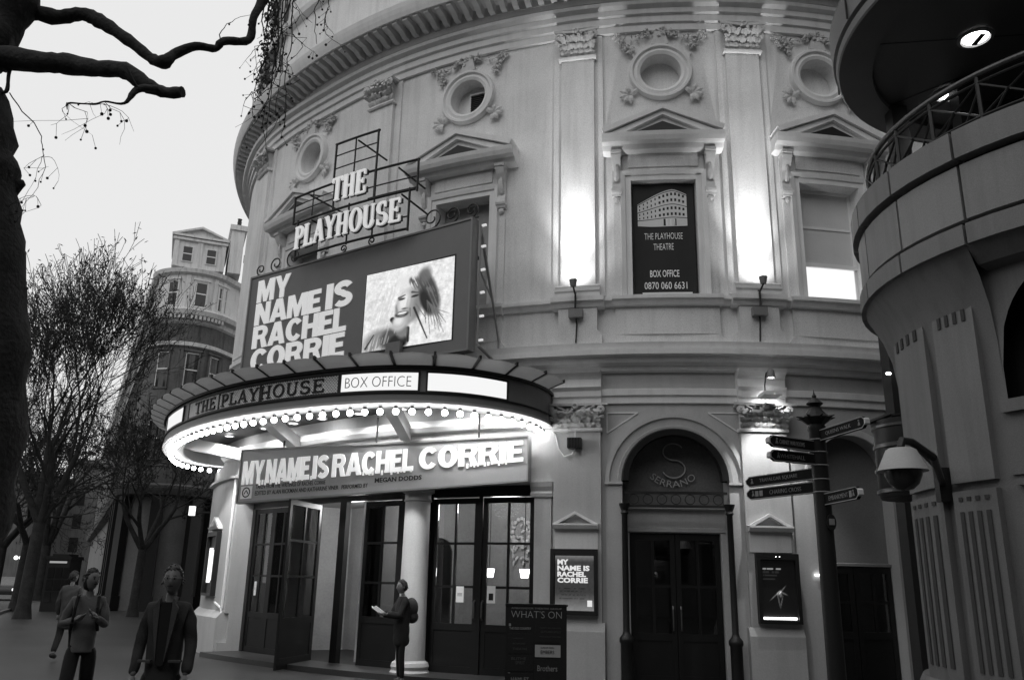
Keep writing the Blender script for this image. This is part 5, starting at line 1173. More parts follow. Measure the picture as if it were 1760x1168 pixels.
# dark duct and tiny lamp between theatre and rotunda
t = thing('drain_duct', 'dark vertical duct with a tiny lit lamp in the gap between theatre and rotunda', 'duct', (6.0, 12.8, 0))
mb = MB(); mb.box(5.98, 6.26, 12.8, 13.1, 0, 6.4); obj('duct', mb, mat('duct_paint', .03, .6), t)
mb = MB(); mb.ball((5.92, 12.74, 4.95), .035, 8, 6, (1.4, 1, .7)); obj('lamp', mb, emis('lit_small', 4), t)
t = thing('bulkhead_light', 'small bright bulkhead lamp at the edge of the dark right-hand door', 'lamp', fac(1.06, .03, 1.93))
mb = MB(); mb.box(1.03, 1.17, .01, .05, 1.90, 1.925, fac); obj('lamp_tube', mb, emis('lit_small', 4), t)
from mathutils import noise
# ------------------------------------------------------------------ curved corner building farther down the avenue
UX, UY, UR_ = -18.27, 45.68, 2.05
A0, A1 = radians(197), radians(338)          # arc of the rounded corner, from the avenue side round to the back street
pA = Vector((UX + UR_ * cos(A0), UY + UR_ * sin(A0), 0)); pB = Vector((UX + UR_ * cos(A1), UY + UR_ * sin(A1), 0))
dA = Vector((-.452, .892, 0)); dB = Vector((.30, .954, 0)); arcL = UR_ * (A1 - A0)
def uf(s, o, z):
    """plan length s along the front: negative = avenue wing, 0..arcL = rounded corner, beyond = back street"""
    if z > 6.5: z += .42
    if s < 0: n = Vector((-dA.y, dA.x, 0)) ; n = -n if n.dot(pA - Vector((UX, UY, 0))) < 0 else n; p = pA + dA * (-s) + n * o
    elif s > arcL: n = Vector((dB.y, -dB.x, 0)); p = pB + dB * (s - arcL) + n * o
    else: a = A0 + s / UR_; p = Vector((UX + (UR_ + o) * cos(a), UY + (UR_ + o) * sin(a), 0))
    return (p.x, p.y, z)
def uswp(mb, prof, s0=-70, s1=22):
    S = [s0, s0 * .5, -.01] + [arcL * i / 24 for i in range(25)] + [arcL + .01, s1]; k = len(prof); v = []; f = []
    for s in S: v += [uf(s, o, z) for o, z in prof]
    for i in range(len(S) - 1):
        for j in range(k - 1): f.append((i * k + j, (i + 1) * k + j, (i + 1) * k + j + 1, i * k + j + 1))
    mb.add(v, f)
cb = thing('corner_building', 'tall stone corner building with a rounded pale top, attic gable and sooty lower floors', 'building', (UX, UY, 0))
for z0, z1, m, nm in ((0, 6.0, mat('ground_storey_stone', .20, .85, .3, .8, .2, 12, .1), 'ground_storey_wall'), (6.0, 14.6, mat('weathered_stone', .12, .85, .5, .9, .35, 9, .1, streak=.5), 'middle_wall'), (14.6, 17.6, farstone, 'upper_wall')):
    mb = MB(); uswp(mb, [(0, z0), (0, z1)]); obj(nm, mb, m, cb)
mb = MB(); uswp(mb, [(0, 5.6), (.5, 5.7), (.6, 6.0), (.6, 6.15), (0, 6.3)]); obj('lower_cornice', mb, MATS['weathered_stone'], cb)
mb = MB(); uswp(mb, [(0, 13.2), (.15, 13.25), (.15, 13.45), (0, 13.5)]); obj('band_course', mb, farstone, cb)
mb = MB(); uswp(mb, [(0, 14.5), (.12, 14.6), (.15, 14.85), (.42, 14.95), (.5, 15.2), (.45, 15.3), (0, 15.4)]); obj('main_cornice', mb, farstone, cb)
mb = MB(); uswp(mb, [(0, 17.3), (.25, 17.4), (.32, 17.62), (0, 17.75), (-2.5, 17.75)]); obj('parapet_cornice', mb, farstone, cb)
for k in range(26):
    s = .15 + arcL * k / 26 * .96; mb = MB(); mb.box(s, s + .1, .15, .40, 14.72, 14.92, uf); obj('dentil', mb, farstone, cb)
def farwin(s, w, z0, z1, par, m=farstone):
    mb = MB(); t = .07
    for a, b, c, d in ((s - w / 2 - t, s - w / 2, z0 - .05, z1 + t), (s + w / 2, s + w / 2 + t, z0 - .05, z1 + t), (s - w / 2, s + w / 2, z1, z1 + t), (s - w / 2 - .1, s + w / 2 + .1, z0 - .14, z0 - .05)): mb.box(a, b, 0.01, .09, c, d, uf)
    mb.box(s - w / 2 - .14, s + w / 2 + .14, .01, .16, z1 + t, z1 + t + .1, uf)
    wdw = obj('window', mb, m, par)
    mb = MB(); mb.box(s - w / 2, s + w / 2, .005, .02, z0 - .05, z1, uf); obj('pane', mb, darkglass, wdw)
    mb = MB(); zm = (z0 + z1) / 2; mb.box(s - w / 2, s + w / 2, .022, .05, zm - .03, zm + .03, uf); mb.box(s - w / 2, s + w / 2, .022, .05, z1 - .06, z1, uf); mb.box(s - w / 2, s - w / 2 + .05, .022, .05, z0, z1, uf); obj('sash', mb, whitep, wdw)
def s_at(az):
    best = min([i * .05 for i in range(int(arcL / .05))], key=lambda s: abs(math.degrees(atan2(uf(s, 0, 0)[0], uf(s, 0, 0)[1])) - az)); return best
sw = [s_at(-23.2), s_at(-21.5), s_at(-19.8)]
for s in sw:
    farwin(s, .58, 15.6, 16.95, cb)
    farwin(s, .66, 11.0, 12.9, cb, MATS['weathered_stone']); farwin(s, .66, 7.2, 9.2, cb, MATS['weathered_stone'])
for k in range(9):
    for z0, z1 in ((15.6, 16.9), (11, 12.9), (7.2, 9.2)): farwin(-2 - 3.2 * k, .9, z0, z1, cb, MATS['weathered_stone'])
for s in (-1.2, -.0, s_at(-24.0), s_at(-22.35), s_at(-20.6), arcL):      # strips between the windows and ground floor columns
    mb = MB(); mb.box(s - .12, s + .12, 0, .07, 15.4, 17.3, uf); obj('upper_strip', mb, farstone, cb)
for s in (-6, -3.4, -.9, s_at(-23.9), s_at(-22.3), s_at(-20.4), arcL + .8):
    mb = MB(); mb.box(s - .30, s + .30, .05, .55, 0, .7, uf); mb.box(s - .24, s + .24, .1, .5, .7, 5.6, uf); obj('column', mb, dark, cb)
# flat gabled attic with two windows
gc = Vector((UX, UY, 0)); gd = -gc.normalized(); gr = Vector((-gd.y, gd.x, 0)); gr = gr if gr.x > 0 else -gr; gp = gc + gd * 1.6
def gf(u, w, z): z += .6; p = gp + gr * u + gd * w; return (p.x, p.y, z)
mb = MB(); mb.box(-1.45, 1.30, -4, 0, 17.7, 19.25, gf); mb.prism([(-1.45, 19.6), (1.30, 19.6), (-.07, 20.12)], -4, 0, lambda a, b, w: gf(a, w, b)); obj('attic', mb, farstone, cb)
mb = MB(); mb.box(-1.55, 1.40, -4, .15, 19.25, 19.40, gf); mb.box(-1.60, 1.45, -4, .22, 19.45, 19.58, gf)
for sg in (-1, 1): mb.prism([(-.07 + sg * 1.55, 19.58), (-.07, 20.16), (-.07, 20.04), (-.07 + sg * 1.25, 19.58)], -4, .22, lambda a, b, w: gf(a, w, b))
for x in (-1.32, -.07, 1.18): mb.box(x - .13, x + .13, 0, .08, 17.7, 19.25, gf)
obj('gable_moulding', mb, farstone, cb)
for x in (-.70, .56):
    mb = MB(); mb.box(x - .30, x + .30, .01, .07, 18.0, 18.95, gf); w_ = obj('window', mb, farstone, cb)
    mb = MB(); mb.box(x - .23, x + .23, .07, .08, 18.05, 18.88, gf); obj('pane', mb, darkglass, w_)
    mb = MB(); mb.box(x - .23, x + .23, .08, .1, 18.44, 18.49, gf); obj('sash', mb, whitep, w_)
mb = MB(); mb.box(1.5, 2.2, -3.5, .4, 17.6, 20.2, gf); mb.box(1.38, 2.32, -3.6, .5, 20.2, 20.5, gf); ch_ = obj('chimney', mb, farstone, cb)
for k in range(4): mb = MB(); x, y, z = gf(1.85 + .02 * k, .1 - .5 * k, 20.5); mb.lathe([(.13, 0), (.11, .5), (.14, .52), (0, .55)], (x, y, z), 8); obj('chimney_pot', mb, dark, ch_)
mb = MB(); mb.prism([(uf(-70, -.02, 0)[0], uf(-70, -.02, 0)[1]), (uf(0, -.1, 0)[0], uf(0, -.1, 0)[1]), (UX, UY), (uf(arcL, -.1, 0)[0], uf(arcL, -.1, 0)[1]), (uf(22, -.02, 0)[0], uf(22, -.02, 0)[1])], 17.4, 17.6, lambda a, b, z: (a, b, z)); obj('roof', mb, dark, cb)
# neighbour just visible between the corner building and the theatre
nbd = thing('narrow_stone_building', 'grey stone building edge seen between the corner building and the theatre', 'building', (-11.0, 40, 0))
mb = MB(); mb.box(-13.1, -9.0, 39.0, 44, 0, 16.6); obj('wall', mb, mat('mid_stone', .36, .85, .2, 1, .2, 12, .1, streak=.3), nbd)
mb = MB(); mb.box(-13.35, -8.8, 38.7, 44.2, 16.6, 17.0); mb.box(-13.2, -9, 38.9, 44, 17.0, 17.4); mb.box(-13.2, -12.6, 38.92, 39, 0, 15.4); mb.box(-13.3, -12.5, 38.8, 39, 15.4, 16.0); obj('cornice', mb, MATS['mid_stone'], nbd)
# far buildings closing the avenue
for i, (x0, x1, y, h) in enumerate(((-90, -66, 118, 15), (-66, -50, 128, 18), (-50, -36, 136, 14))):
    t = thing('distant_building', ['long low dark building at the far left end of the avenue', 'taller dark building at the far end of the avenue', 'dark building at the far right end of the avenue'][i], 'building', ((x0 + x1) / 2, y, 0))
    mb = MB(); mb.box(x0, x1, y, y + 12, 0, h); obj('wall', mb, darkstone, t)
    mb = MB(); mb.box(x0 - .3, x1 + .3, y - .3, y + 12, h, h + .5); obj('cornice', mb, darkstone, t)
    for r in range(4):
        for k in range(int((x1 - x0) / 3.2)):
            mb = MB(); mb.box(x0 + 1 + 3.2 * k, x0 + 2.3 + 3.2 * k, y - .05, y + .05, 1.5 + 3.4 * r, 3.6 + 3.4 * r); obj('window', mb, darkglass, t)
# the block across the square, behind the viewer, that shades the foot of the theatre
ob = thing('terrace_across_square', 'long stone terrace across the square facing the theatre', 'building', (0, -30, 0))
mb = MB(); mb.box(-45, 32, -44, -22, 0, 22); obj('wall', mb, darkstone, ob)
mb = MB(); mb.box(-45.5, 32.5, -44, -21.5, 22, 22.8); obj('cornice', mb, darkstone, ob)
wm0 = None
for r in range(5):
    for k in range(18):
        if wm0 is None: mb = MB(); mb.box(-43, -41.6, -22, -21.9, 2, 4.4); wm0 = obj('window', mb, darkglass, ob); continue
        c = dup(wm0, ob); c.location = (4.2 * k, 0, 3.8 * r)
ob2 = thing('terrace_across_avenue', 'long dark terrace on the far side of the avenue', 'building', (-60, 0, 0))
mb = MB(); mb.box(-80, -48, -50, 30, 0, 20); obj('wall', mb, darkstone, ob2)
# ------------------------------------------------------------------ trees
def rv(r): return Vector((r.gauss(0, 1), r.gauss(0, 1), r.gauss(0, 1))).normalized()
def grow(mbs, r, p, d, L, rad, depth, cfg, level=0):
    n = 3 if depth < 2 else 4; pts = [p]; rr = [rad]; q = p.copy(); dd = d.copy()
    for i in range(n):
        dd = (dd + rv(r) * cfg['wob'] + Vector((0, 0, cfg['up']))).normalized(); q = q + dd * (L / n); pts.append(q.copy()); rr.append(max(cfg.get('rmin', .013), rad * (1 - .38 * (i + 1) / n)))
    mbs[0 if level < 2 else 1].tube(pts, rr, 8 if level < 1 else (5 if level < 3 else 3), cap=False)
    if depth <= 0:
        for k in range(cfg.get('fluff', 0)):
            t = pts[r.randint(1, n)] + rv(r) * .14; a = rv(r) * .10; b = rv(r) * .03; mbs[1].add([t - a, t + b, t + a, t - b], [(0, 1, 2, 3)])
        return
    nb = cfg['nb'][min(level, len(cfg['nb']) - 1)]
    for k in range(nb):
        j = r.randint(max(1, n - 2), n) if k else n; s = rv(r); s = (s - dd * s.dot(dd)).normalized()
        grow(mbs, r, pts[j], (dd + s * cfg['spread'] * r.uniform(.6, 1.3)).normalized(), L * r.uniform(.62, .9), rr[j] * r.uniform(.55, .75), depth - 1, cfg, level + 1)
def bare_tree(label, base, h0, rad, depth, cfg, seed, group=None):
    t = thing('bare_tree', label, 'tree', base, group); r = random.Random(seed); A, B = MB(), MB()
    p = Vector(base); A.tube([p, p + Vector((0, 0, .5)), p + Vector((.05, 0, h0))], [rad * 1.35, rad, rad * .85], 10, cap=False)
    for k in range(cfg['main']):
        a = 2 * pi * k / cfg['main'] + r.uniform(-.3, .3); grow((A, B), r, p + Vector((.05, 0, h0 - .1)), Vector((cos(a) * cfg['open'], sin(a) * cfg['open'], 1)).normalized(), cfg['L'], rad * .6, depth, cfg, 0)
    obj('trunk', A, bark, t, smooth=60, recalc=False); obj('crown', B, mat('twig_bark', .03, .95, .3, 5, .2, 30, 0), t, recalc=False, kind='stuff'); return t
TG = 'bare street trees along the avenue'
bare_tree('bushy bare tree standing between the big trunk and the corner building', (-18.6, 34.0, 0), 3.6, .26, 6, dict(wob=.14, up=.09, spread=.62, nb=(3, 3, 3, 3, 3, 3), main=5, open=.40, L=3.2, fluff=2, rmin=.011), 4, TG)
bare_tree('bare tree in front of the rounded corner building, its twigs across the lower windows', (-15.9, 37.6, 0), 2.8, .2, 5, dict(wob=.16, up=.05, spread=.75, nb=(3, 3, 3, 3, 2), main=4, open=.85, L=2.2, fluff=6), 9, TG)
bare_tree('dark bare tree farther off at the far left of the avenue', (-31.0, 58.0, 0), 3.5, .4, 5, dict(wob=.16, up=.08, spread=.7, nb=(3, 3, 3, 3, 3), main=4, open=.5, L=3.8, fluff=4), 13, TG)
bare_tree('smaller dark bare tree just left of the traffic lights', (-27.5, 47.0, 0), 3.0, .3, 5, dict(wob=.16, up=.04, spread=.8, nb=(3, 3, 3, 3, 3), main=4, open=.6, L=2.8, fluff=4), 17, TG)
bare_tree('thin bare tree beside the kiosk', (-22.8, 41.0, 0), 3.0, .26, 5, dict(wob=.16, up=.04, spread=.8, nb=(3, 3, 3, 3, 3), main=4, open=.6, L=2.3, fluff=5), 21, TG)
# the big plane tree close by on the left
pt = thing('plane_tree', 'huge dark plane tree trunk close on the left with two heavy bare limbs', 'tree', (-4.2, 7.2, 0))
rt = random.Random(2)
def lumpy(mb, pts, rad, n=14, seg=5, amp=.07):
    P = crom([tuple(p) + (q,) for p, q in zip(pts, rad)], seg); pp = [Vector(p[:3]) for p in P]; rr = [p[3] * (1 + rt.uniform(-amp, amp)) for p in P]
    k0 = len(mb.v); mb.tube(pp, rr, n)
    for i in range(k0, len(mb.v)):
        p = Vector(mb.v[i]); c = pp[min((i - k0) // n, len(pp) - 1)]; d = p - c; w = 1 + amp * (sin(p.z * 9 + p.x * 13) * .5 + sin(p.z * 23 + p.y * 17) * .4); mb.v[i] = tuple(c + d * w)
mb = MB(); lumpy(mb, [(-4.85, 7.2, -.1), (-4.80, 7.19, .48), (-4.76, 7.15, 1.13), (-4.73, 7.12, 2.04), (-4.70, 7.12, 3.02), (-4.86, 7.01, 4.03), (-4.96, 6.94, 4.8), (-5.06, 6.88, 5.3), (-5.16, 6.83, 5.9)], [.60, .52, .49, .49, .50, .49, .46, .43, .38], 24)
lumpy(mb, [(-5.16, 6.85, 5.7), (-5.28, 6.83, 6.27), (-5.45, 6.81, 7.44), (-5.5, 6.8, 9.5)], [.37, .30, .24, .20]); obj('trunk', mb, bark, pt, smooth=80)
mb = MB(); lumpy(mb, [(-4.80, 7.02, 4.98), (-4.66, 7.04, 5.06), (-4.54, 7.06, 5.12)], [.20, .12, .03], 10, 3); obj('knot', mb, bark, pt, smooth=80)
def limb(nm, pts, rad, n=9, amp=.10, seg=5): mb = MB(); lumpy(mb, pts, rad, n, seg, amp); return obj(nm, mb, bark, pt, smooth=80)
limb('limb', [(-5.30, 6.85, 5.95), (-5.10, 6.84, 6.16), (-4.98, 6.9, 6.55), (-4.93, 6.92, 6.93), (-4.98, 6.89, 7.6)], [.16, .17, .17, .22, .26], 12)
limb('limb', [(-4.95, 6.92, 6.78), (-4.82, 7.0, 6.93), (-4.55, 7.06, 6.92), (-4.33, 7.08, 6.97), (-4.14, 7.08, 6.9), (-3.8, 7.04, 6.66), (-3.56, 7.05, 6.47), (-3.41, 7.01, 6.4), (-3.33, 7.05, 6.52), (-3.18, 7.12, 6.66), (-3.05, 7.29, 6.76), (-2.98, 7.31, 6.86), (-2.80, 7.5, 7.02), (-2.78, 7.5, 7.29), (-2.75, 7.62, 7.61), (-2.70, 7.74, 8.2)], [.16, .085, .075, .07, .07, .06, .055, .065, .05, .042, .036, .045, .04, .045, .055, .07])
limb('limb', [(-5.20, 6.83, 5.62), (-5.06, 6.83, 5.95), (-4.93, 6.8, 6.18), (-4.76, 6.8, 6.26), (-4.43, 6.78, 6.21), (-4.19, 6.82, 6.22), (-3.88, 6.77, 6.15), (-3.59, 6.7, 6.09), (-3.39, 6.69, 5.95), (-3.18, 6.68, 5.86), (-3.02, 6.65, 5.85)], [.2, .13, .12, .12, .10, .09, .085, .075, .07, .055, .05])
limb('small_branch', [(-3.24, 6.62, 5.86), (-3.37, 6.53, 5.79), (-3.42, 6.45, 5.6), (-3.55, 6.38, 5.57), (-3.56, 6.26, 5.47), (-3.65, 6.21, 5.44), (-3.73, 6.16, 5.41), (-3.73, 6.16, 5.35)], [.03, .035, .014, .009, .010, .007, .009, .003], 6)
limb('small_branch', [(-3.36, 6.53, 5.78), (-3.40, 6.47, 5.86), (-3.44, 6.45, 5.94)], [.02, .012, .01], 6)
limb('small_branch', [(-4.87, 6.88, 6.7), (-4.82, 6.88, 6.51), (-4.77, 6.86, 6.33), (-4.74, 6.83, 6.1), (-4.73, 6.83, 5.93), (-4.82, 6.8, 5.91)], [.04, .03, .022, .018, .018, .014], 7)
tw = MB(); rnd = random.Random(11)
def twig(pts, r0, seed, pods=3):
    rr = random.Random(seed); P = crom(pts, 3); P = [tuple(c + rr.uniform(-.012, .012) for c in p) for p in P]
    tw.tube(P, [r0 * (1 - .7 * i / len(P)) for i in range(len(P))], 4)
    for k in range(pods):
        p = P[rr.randint(1, len(P) - 1)]; q = (p[0] + rr.uniform(-.08, .08), p[1] + rr.uniform(-.05, .05), p[2] - rr.uniform(.03, .12)); tw.tube([p, q], .002, 3); tw.ball(q, rr.uniform(.007, .016), 6, 4)
twig([(-4.7, 6.84, 5.92), (-4.54, 6.83, 5.73), (-4.36, 6.83, 5.53), (-4.31, 6.86, 5.4), (-4.27, 6.88, 5.19), (-4.3, 6.87, 4.99), (-4.40, 6.86, 4.78)], .006, 1)
twig([(-3.03, 7.3, 6.9), (-3.0, 7.31, 7.02), (-2.91, 7.35, 7.16), (-2.75, 7.41, 7.27)], .006, 2, 2)
for i, (x, z1, z0) in enumerate(((-2.70, 8.1, 6.25), (-2.62, 8.1, 6.0), (-2.68, 8.0, 6.5), (-2.56, 8.1, 6.3), (-2.52, 8.1, 6.6), (-2.45, 8.2, 6.1), (-2.20, 8.3, 7.2), (-2.12, 8.3, 7.4), (-2.72, 8.0, 6.9), (-2.66, 7.9, 5.9))):
    rr = random.Random(40 + i); n = 7; pts = [(x + rr.uniform(-.05, .05) + (.05 * k / n if i % 2 else -.02 * k / n), 7.68 + .02 * i, z1 + (z0 - z1) * k / n) for k in range(n + 1)]; twig(pts, .009, 60 + i, 6)
    for k in range(4): p = pts[rr.randint(1, n - 1)]; twig([p, (p[0] + rr.uniform(-.15, .2), p[1], p[2] - rr.uniform(.05, .2)), (p[0] + rr.uniform(-.2, .3), p[1], p[2] - rr.uniform(.2, .45))], .005, 90 + i * 5 + k, 3)
for k in range(14):
    p = [(-3.73, 6.16, 5.41), (-3.55, 6.38, 5.55), (-4.3, 6.87, 4.9), (-4.29, 6.87, 5.3)][k % 4]; twig([p, (p[0] + rnd.uniform(-.2, .2), p[1], p[2] - rnd.uniform(.0, .15)), (p[0] + rnd.uniform(-.45, .3), p[1], p[2] - rnd.uniform(.1, .5))], .0028, 200 + k, 2)
obj('twig', tw, MATS['twig_bark'], pt, kind='stuff')
# climbing stems on the left edge of the theatre's attic
iv = MB(); rnd = random.Random(8)
for k in range(9):
    s = rnd.uniform(-13.9, -12.4); z = 19.3; P = []
    while z > rnd.uniform(13.9, 15.5): P.append(fac(s, .03 + rnd.uniform(0, .06), z)); s += rnd.uniform(-.14, .14); z -= .35
    if len(P) > 2: iv.tube(P, .02, 4)
for k in range(260):
    s = rnd.gauss(-13.6, .45); z = rnd.uniform(14.0, 19.3); leaf(iv, s, z, rnd.uniform(0, 6.28), .16, .05, .08, rnd.uniform(.02, .25))
cl = thing('bare_creeper', 'tangle of dry creeper stems on the left edge of the theatre attic', 'creeper', fac(-13.4, .1, 14)); obj('creeper_stems', iv, mat('dry_creeper', .06, .9), cl, kind='stuff')
# ------------------------------------------------------------------ street things at the far left
k_ = thing('telephone_kiosk', 'dark street kiosk with a pale lit strip across its top', 'kiosk', (-21.2, 41.6, 0))
mb = MB(); mb.box(-21.75, -20.65, 41.1, 42.2, 0, 2.35); obj('kiosk_body', mb, dark, k_)
mb = MB(); mb.box(-21.8, -20.6, 41.05, 42.25, 2.35, 2.5); mb.box(-21.6, -20.8, 41.2, 42.1, 2.5, 2.6); obj('roof', mb, iron, k_)
mb = MB(); mb.box(-21.6, -20.8, 41.05, 41.09, 2.18, 2.27); obj('lit_strip', mb, emis('kiosk_strip', .35), k_)
mb = MB(); [mb.box(-21.62 + .36 * i, -21.32 + .36 * i, 41.07, 41.095, .4 + .55 * j, .88 + .55 * j) for i in range(3) for j in range(3)]; obj('kiosk_pane', mb, darkglass, k_, kind='stuff')
tl = thing('globe_street_light', 'street light with three bright globes in a row and a smaller one below', 'street light', (-24.0, 43.0, 0))
mb = MB(); mb.lathe([(.12, 0), (.1, .4), (.06, .5), (.05, 2.1), (.05, 2.5)], (-24.0, 43.0, 0), 10); mb.tube([(-24.28, 43, 2.36), (-23.72, 43, 2.36)], .03, 6); obj('post', mb, iron, tl)
for x, z, r in ((-24.27, 2.42, .10), (-24.02, 2.42, .10), (-23.77, 2.42, .10), (-24.0, 2.12, .07)): mb = MB(); mb.ball((x, 42.9, z), r, 10, 7); obj('globe', mb, emis('street_globe', 2.2), tl)
def car(label, loc, rz, group=None):
    t = thing('parked_car', label, 'car', loc, group); c, s = cos(rz), sin(rz)
    def cm(x, y, z): return (loc[0] + x * c - y * s, loc[1] + x * s + y * c, z)
    mb = MB(); prof = [(-2.1, .35), (-2.15, .6), (-2.05, .85), (-1.3, .98), (-.75, 1.42), (.6, 1.46), (1.35, 1.0), (2.0, .9), (2.15, .7), (2.1, .35)]
    v = []; f = []; W = (0, .55, .8, .86, .8, .55, 0); k = len(prof)
    for j, y in enumerate((-.86, -.82, -.70, 0, .70, .82, .86)):
        for x, z in prof: kz = z if z < .95 else .95 + (z - .95) * (0 if abs(y) > .83 else (.85 if abs(y) > .75 else 1)); v.append(cm(x, y, kz))
    for j in range(6):
        for i in range(k): i2 = (i + 1) % k; f.append((j * k + i, j * k + i2, (j + 1) * k + i2, (j + 1) * k + i))
    f.append(tuple(range(k))); f.append(tuple(6 * k + i for i in range(k - 1, -1, -1))); mb.add(v, f); obj('body', mb, mat('car_paint', .04, .2, spec=.6), t, smooth=50)
    mb = MB(); mb.prism([(-1.15, 1.0), (-.72, 1.36), (.55, 1.40), (1.15, 1.02)], -.80, .80, lambda a, b, w: cm(a, w, b)); obj('window', mb, darkglass, t)
    for x in (-1.35, 1.35):
        for y in (-.84, .84):
            mb = MB(); n = 18; mb.add([cm(x + .33 * cos(2 * pi * i / n), y + w, .33 + .33 * sin(2 * pi * i / n)) for w in (-.1, .1) for i in range(n)], [(i, (i + 1) % n, n + (i + 1) % n, n + i) for i in range(n)] + [tuple(range(n)), tuple(range(n, 2 * n))]); w_ = obj('wheel', mb, dark, t)
            mb = MB(); mb.add([cm(x + .2 * cos(2 * pi * i / n), y + w, .33 + .2 * sin(2 * pi * i / n)) for w in (-.11, .11) for i in range(n)], [(i, (i + 1) % n, n + (i + 1) % n, n + i) for i in range(n)] + [tuple(range(n)), tuple(range(n, 2 * n))]); obj('rim', mb, MATS['grey_edge_paint'], w_)
    for y in (-.62, .62):
        mb = MB(); p = cm(2.12, y, .68); mb.ball(p, .10, 8, 6); obj('headlight', mb, emis('headlight', 1.6), t)
car('dark car facing the viewer at the far left kerb beyond the trunk', (-30.0, 48.5, 0), radians(-70), 'cars at the far left kerb')
car('dark car behind the first, its lights glowing by the globe street light', (-33.0, 58.0, 0), radians(-68), 'cars at the far left kerb')
for i, (x, y, z) in enumerate(((-19.0, 44.2, 2.35), (-8.33, 22.51, 3.3))):
    t = thing('wall_light', ['tiny bright lamp over the pedestrians at the corner building', 'small square lit lamp at the edge of the far left pier'][i], 'lamp', (x, y, z)); mb = MB(); mb.box(x - (.14, .07)[i], x + (.14, .07)[i], y - .05, y + .05, z - .08, z + (.02, .16)[i]); obj('lamp_box', mb, emis('far_lamp', 1.6), t)
    mb = MB(); mb.tube([(x, y, z), (x + .5, y + .6, z + .05)], .03, 5); obj('lamp_arm', mb, iron, t)
# ------------------------------------------------------------------ people
def skin_geo(J, E, sub=1, sq=.74):
    J = {k: ((p[0], p[1] / sq, p[2]), (max(r) if isinstance(r, tuple) else r)) for k, (p, r) in J.items()}
    V, F = skin_raw(J, E, sub); return [(x, y * sq, z) for x, y, z in V], F
def skin_raw(J, E, sub=1):
    me = bpy.data.meshes.new('s'); K = list(J); me.from_pydata([J[k][0] for k in K], [(K.index(a), K.index(b)) for a, b in E], [])
    o = bpy.data.objects.new('s', me); COL.objects.link(o); o.modifiers.new('k', 'SKIN').use_smooth_shade = True
    sv = me.skin_vertices[0].data if me.skin_vertices else None
    if sv is None:
        bm2 = bmesh.new(); bm2.from_mesh(me); bm2.verts.layers.skin.verify(); bm2.to_mesh(me); bm2.free(); sv = me.skin_vertices[0].data
    for i, k in enumerate(K): r = J[k][1]; sv[i].radius = (r, r) if not isinstance(r, tuple) else r; sv[i].use_root = (i == 0)
    if sub: q = o.modifiers.new('u', 'SUBSURF'); q.levels = sub; q.render_levels = sub
    dg = bpy.context.evaluated_depsgraph_get(); dg.update(); ev = o.evaluated_get(dg); m2 = ev.to_mesh()
    V = [tuple(v.co) for v in m2.vertices]; F = [tuple(p.vertices) for p in m2.polygons]; ev.to_mesh_clear(); bpy.data.objects.remove(o); bpy.data.meshes.remove(me); return V, F
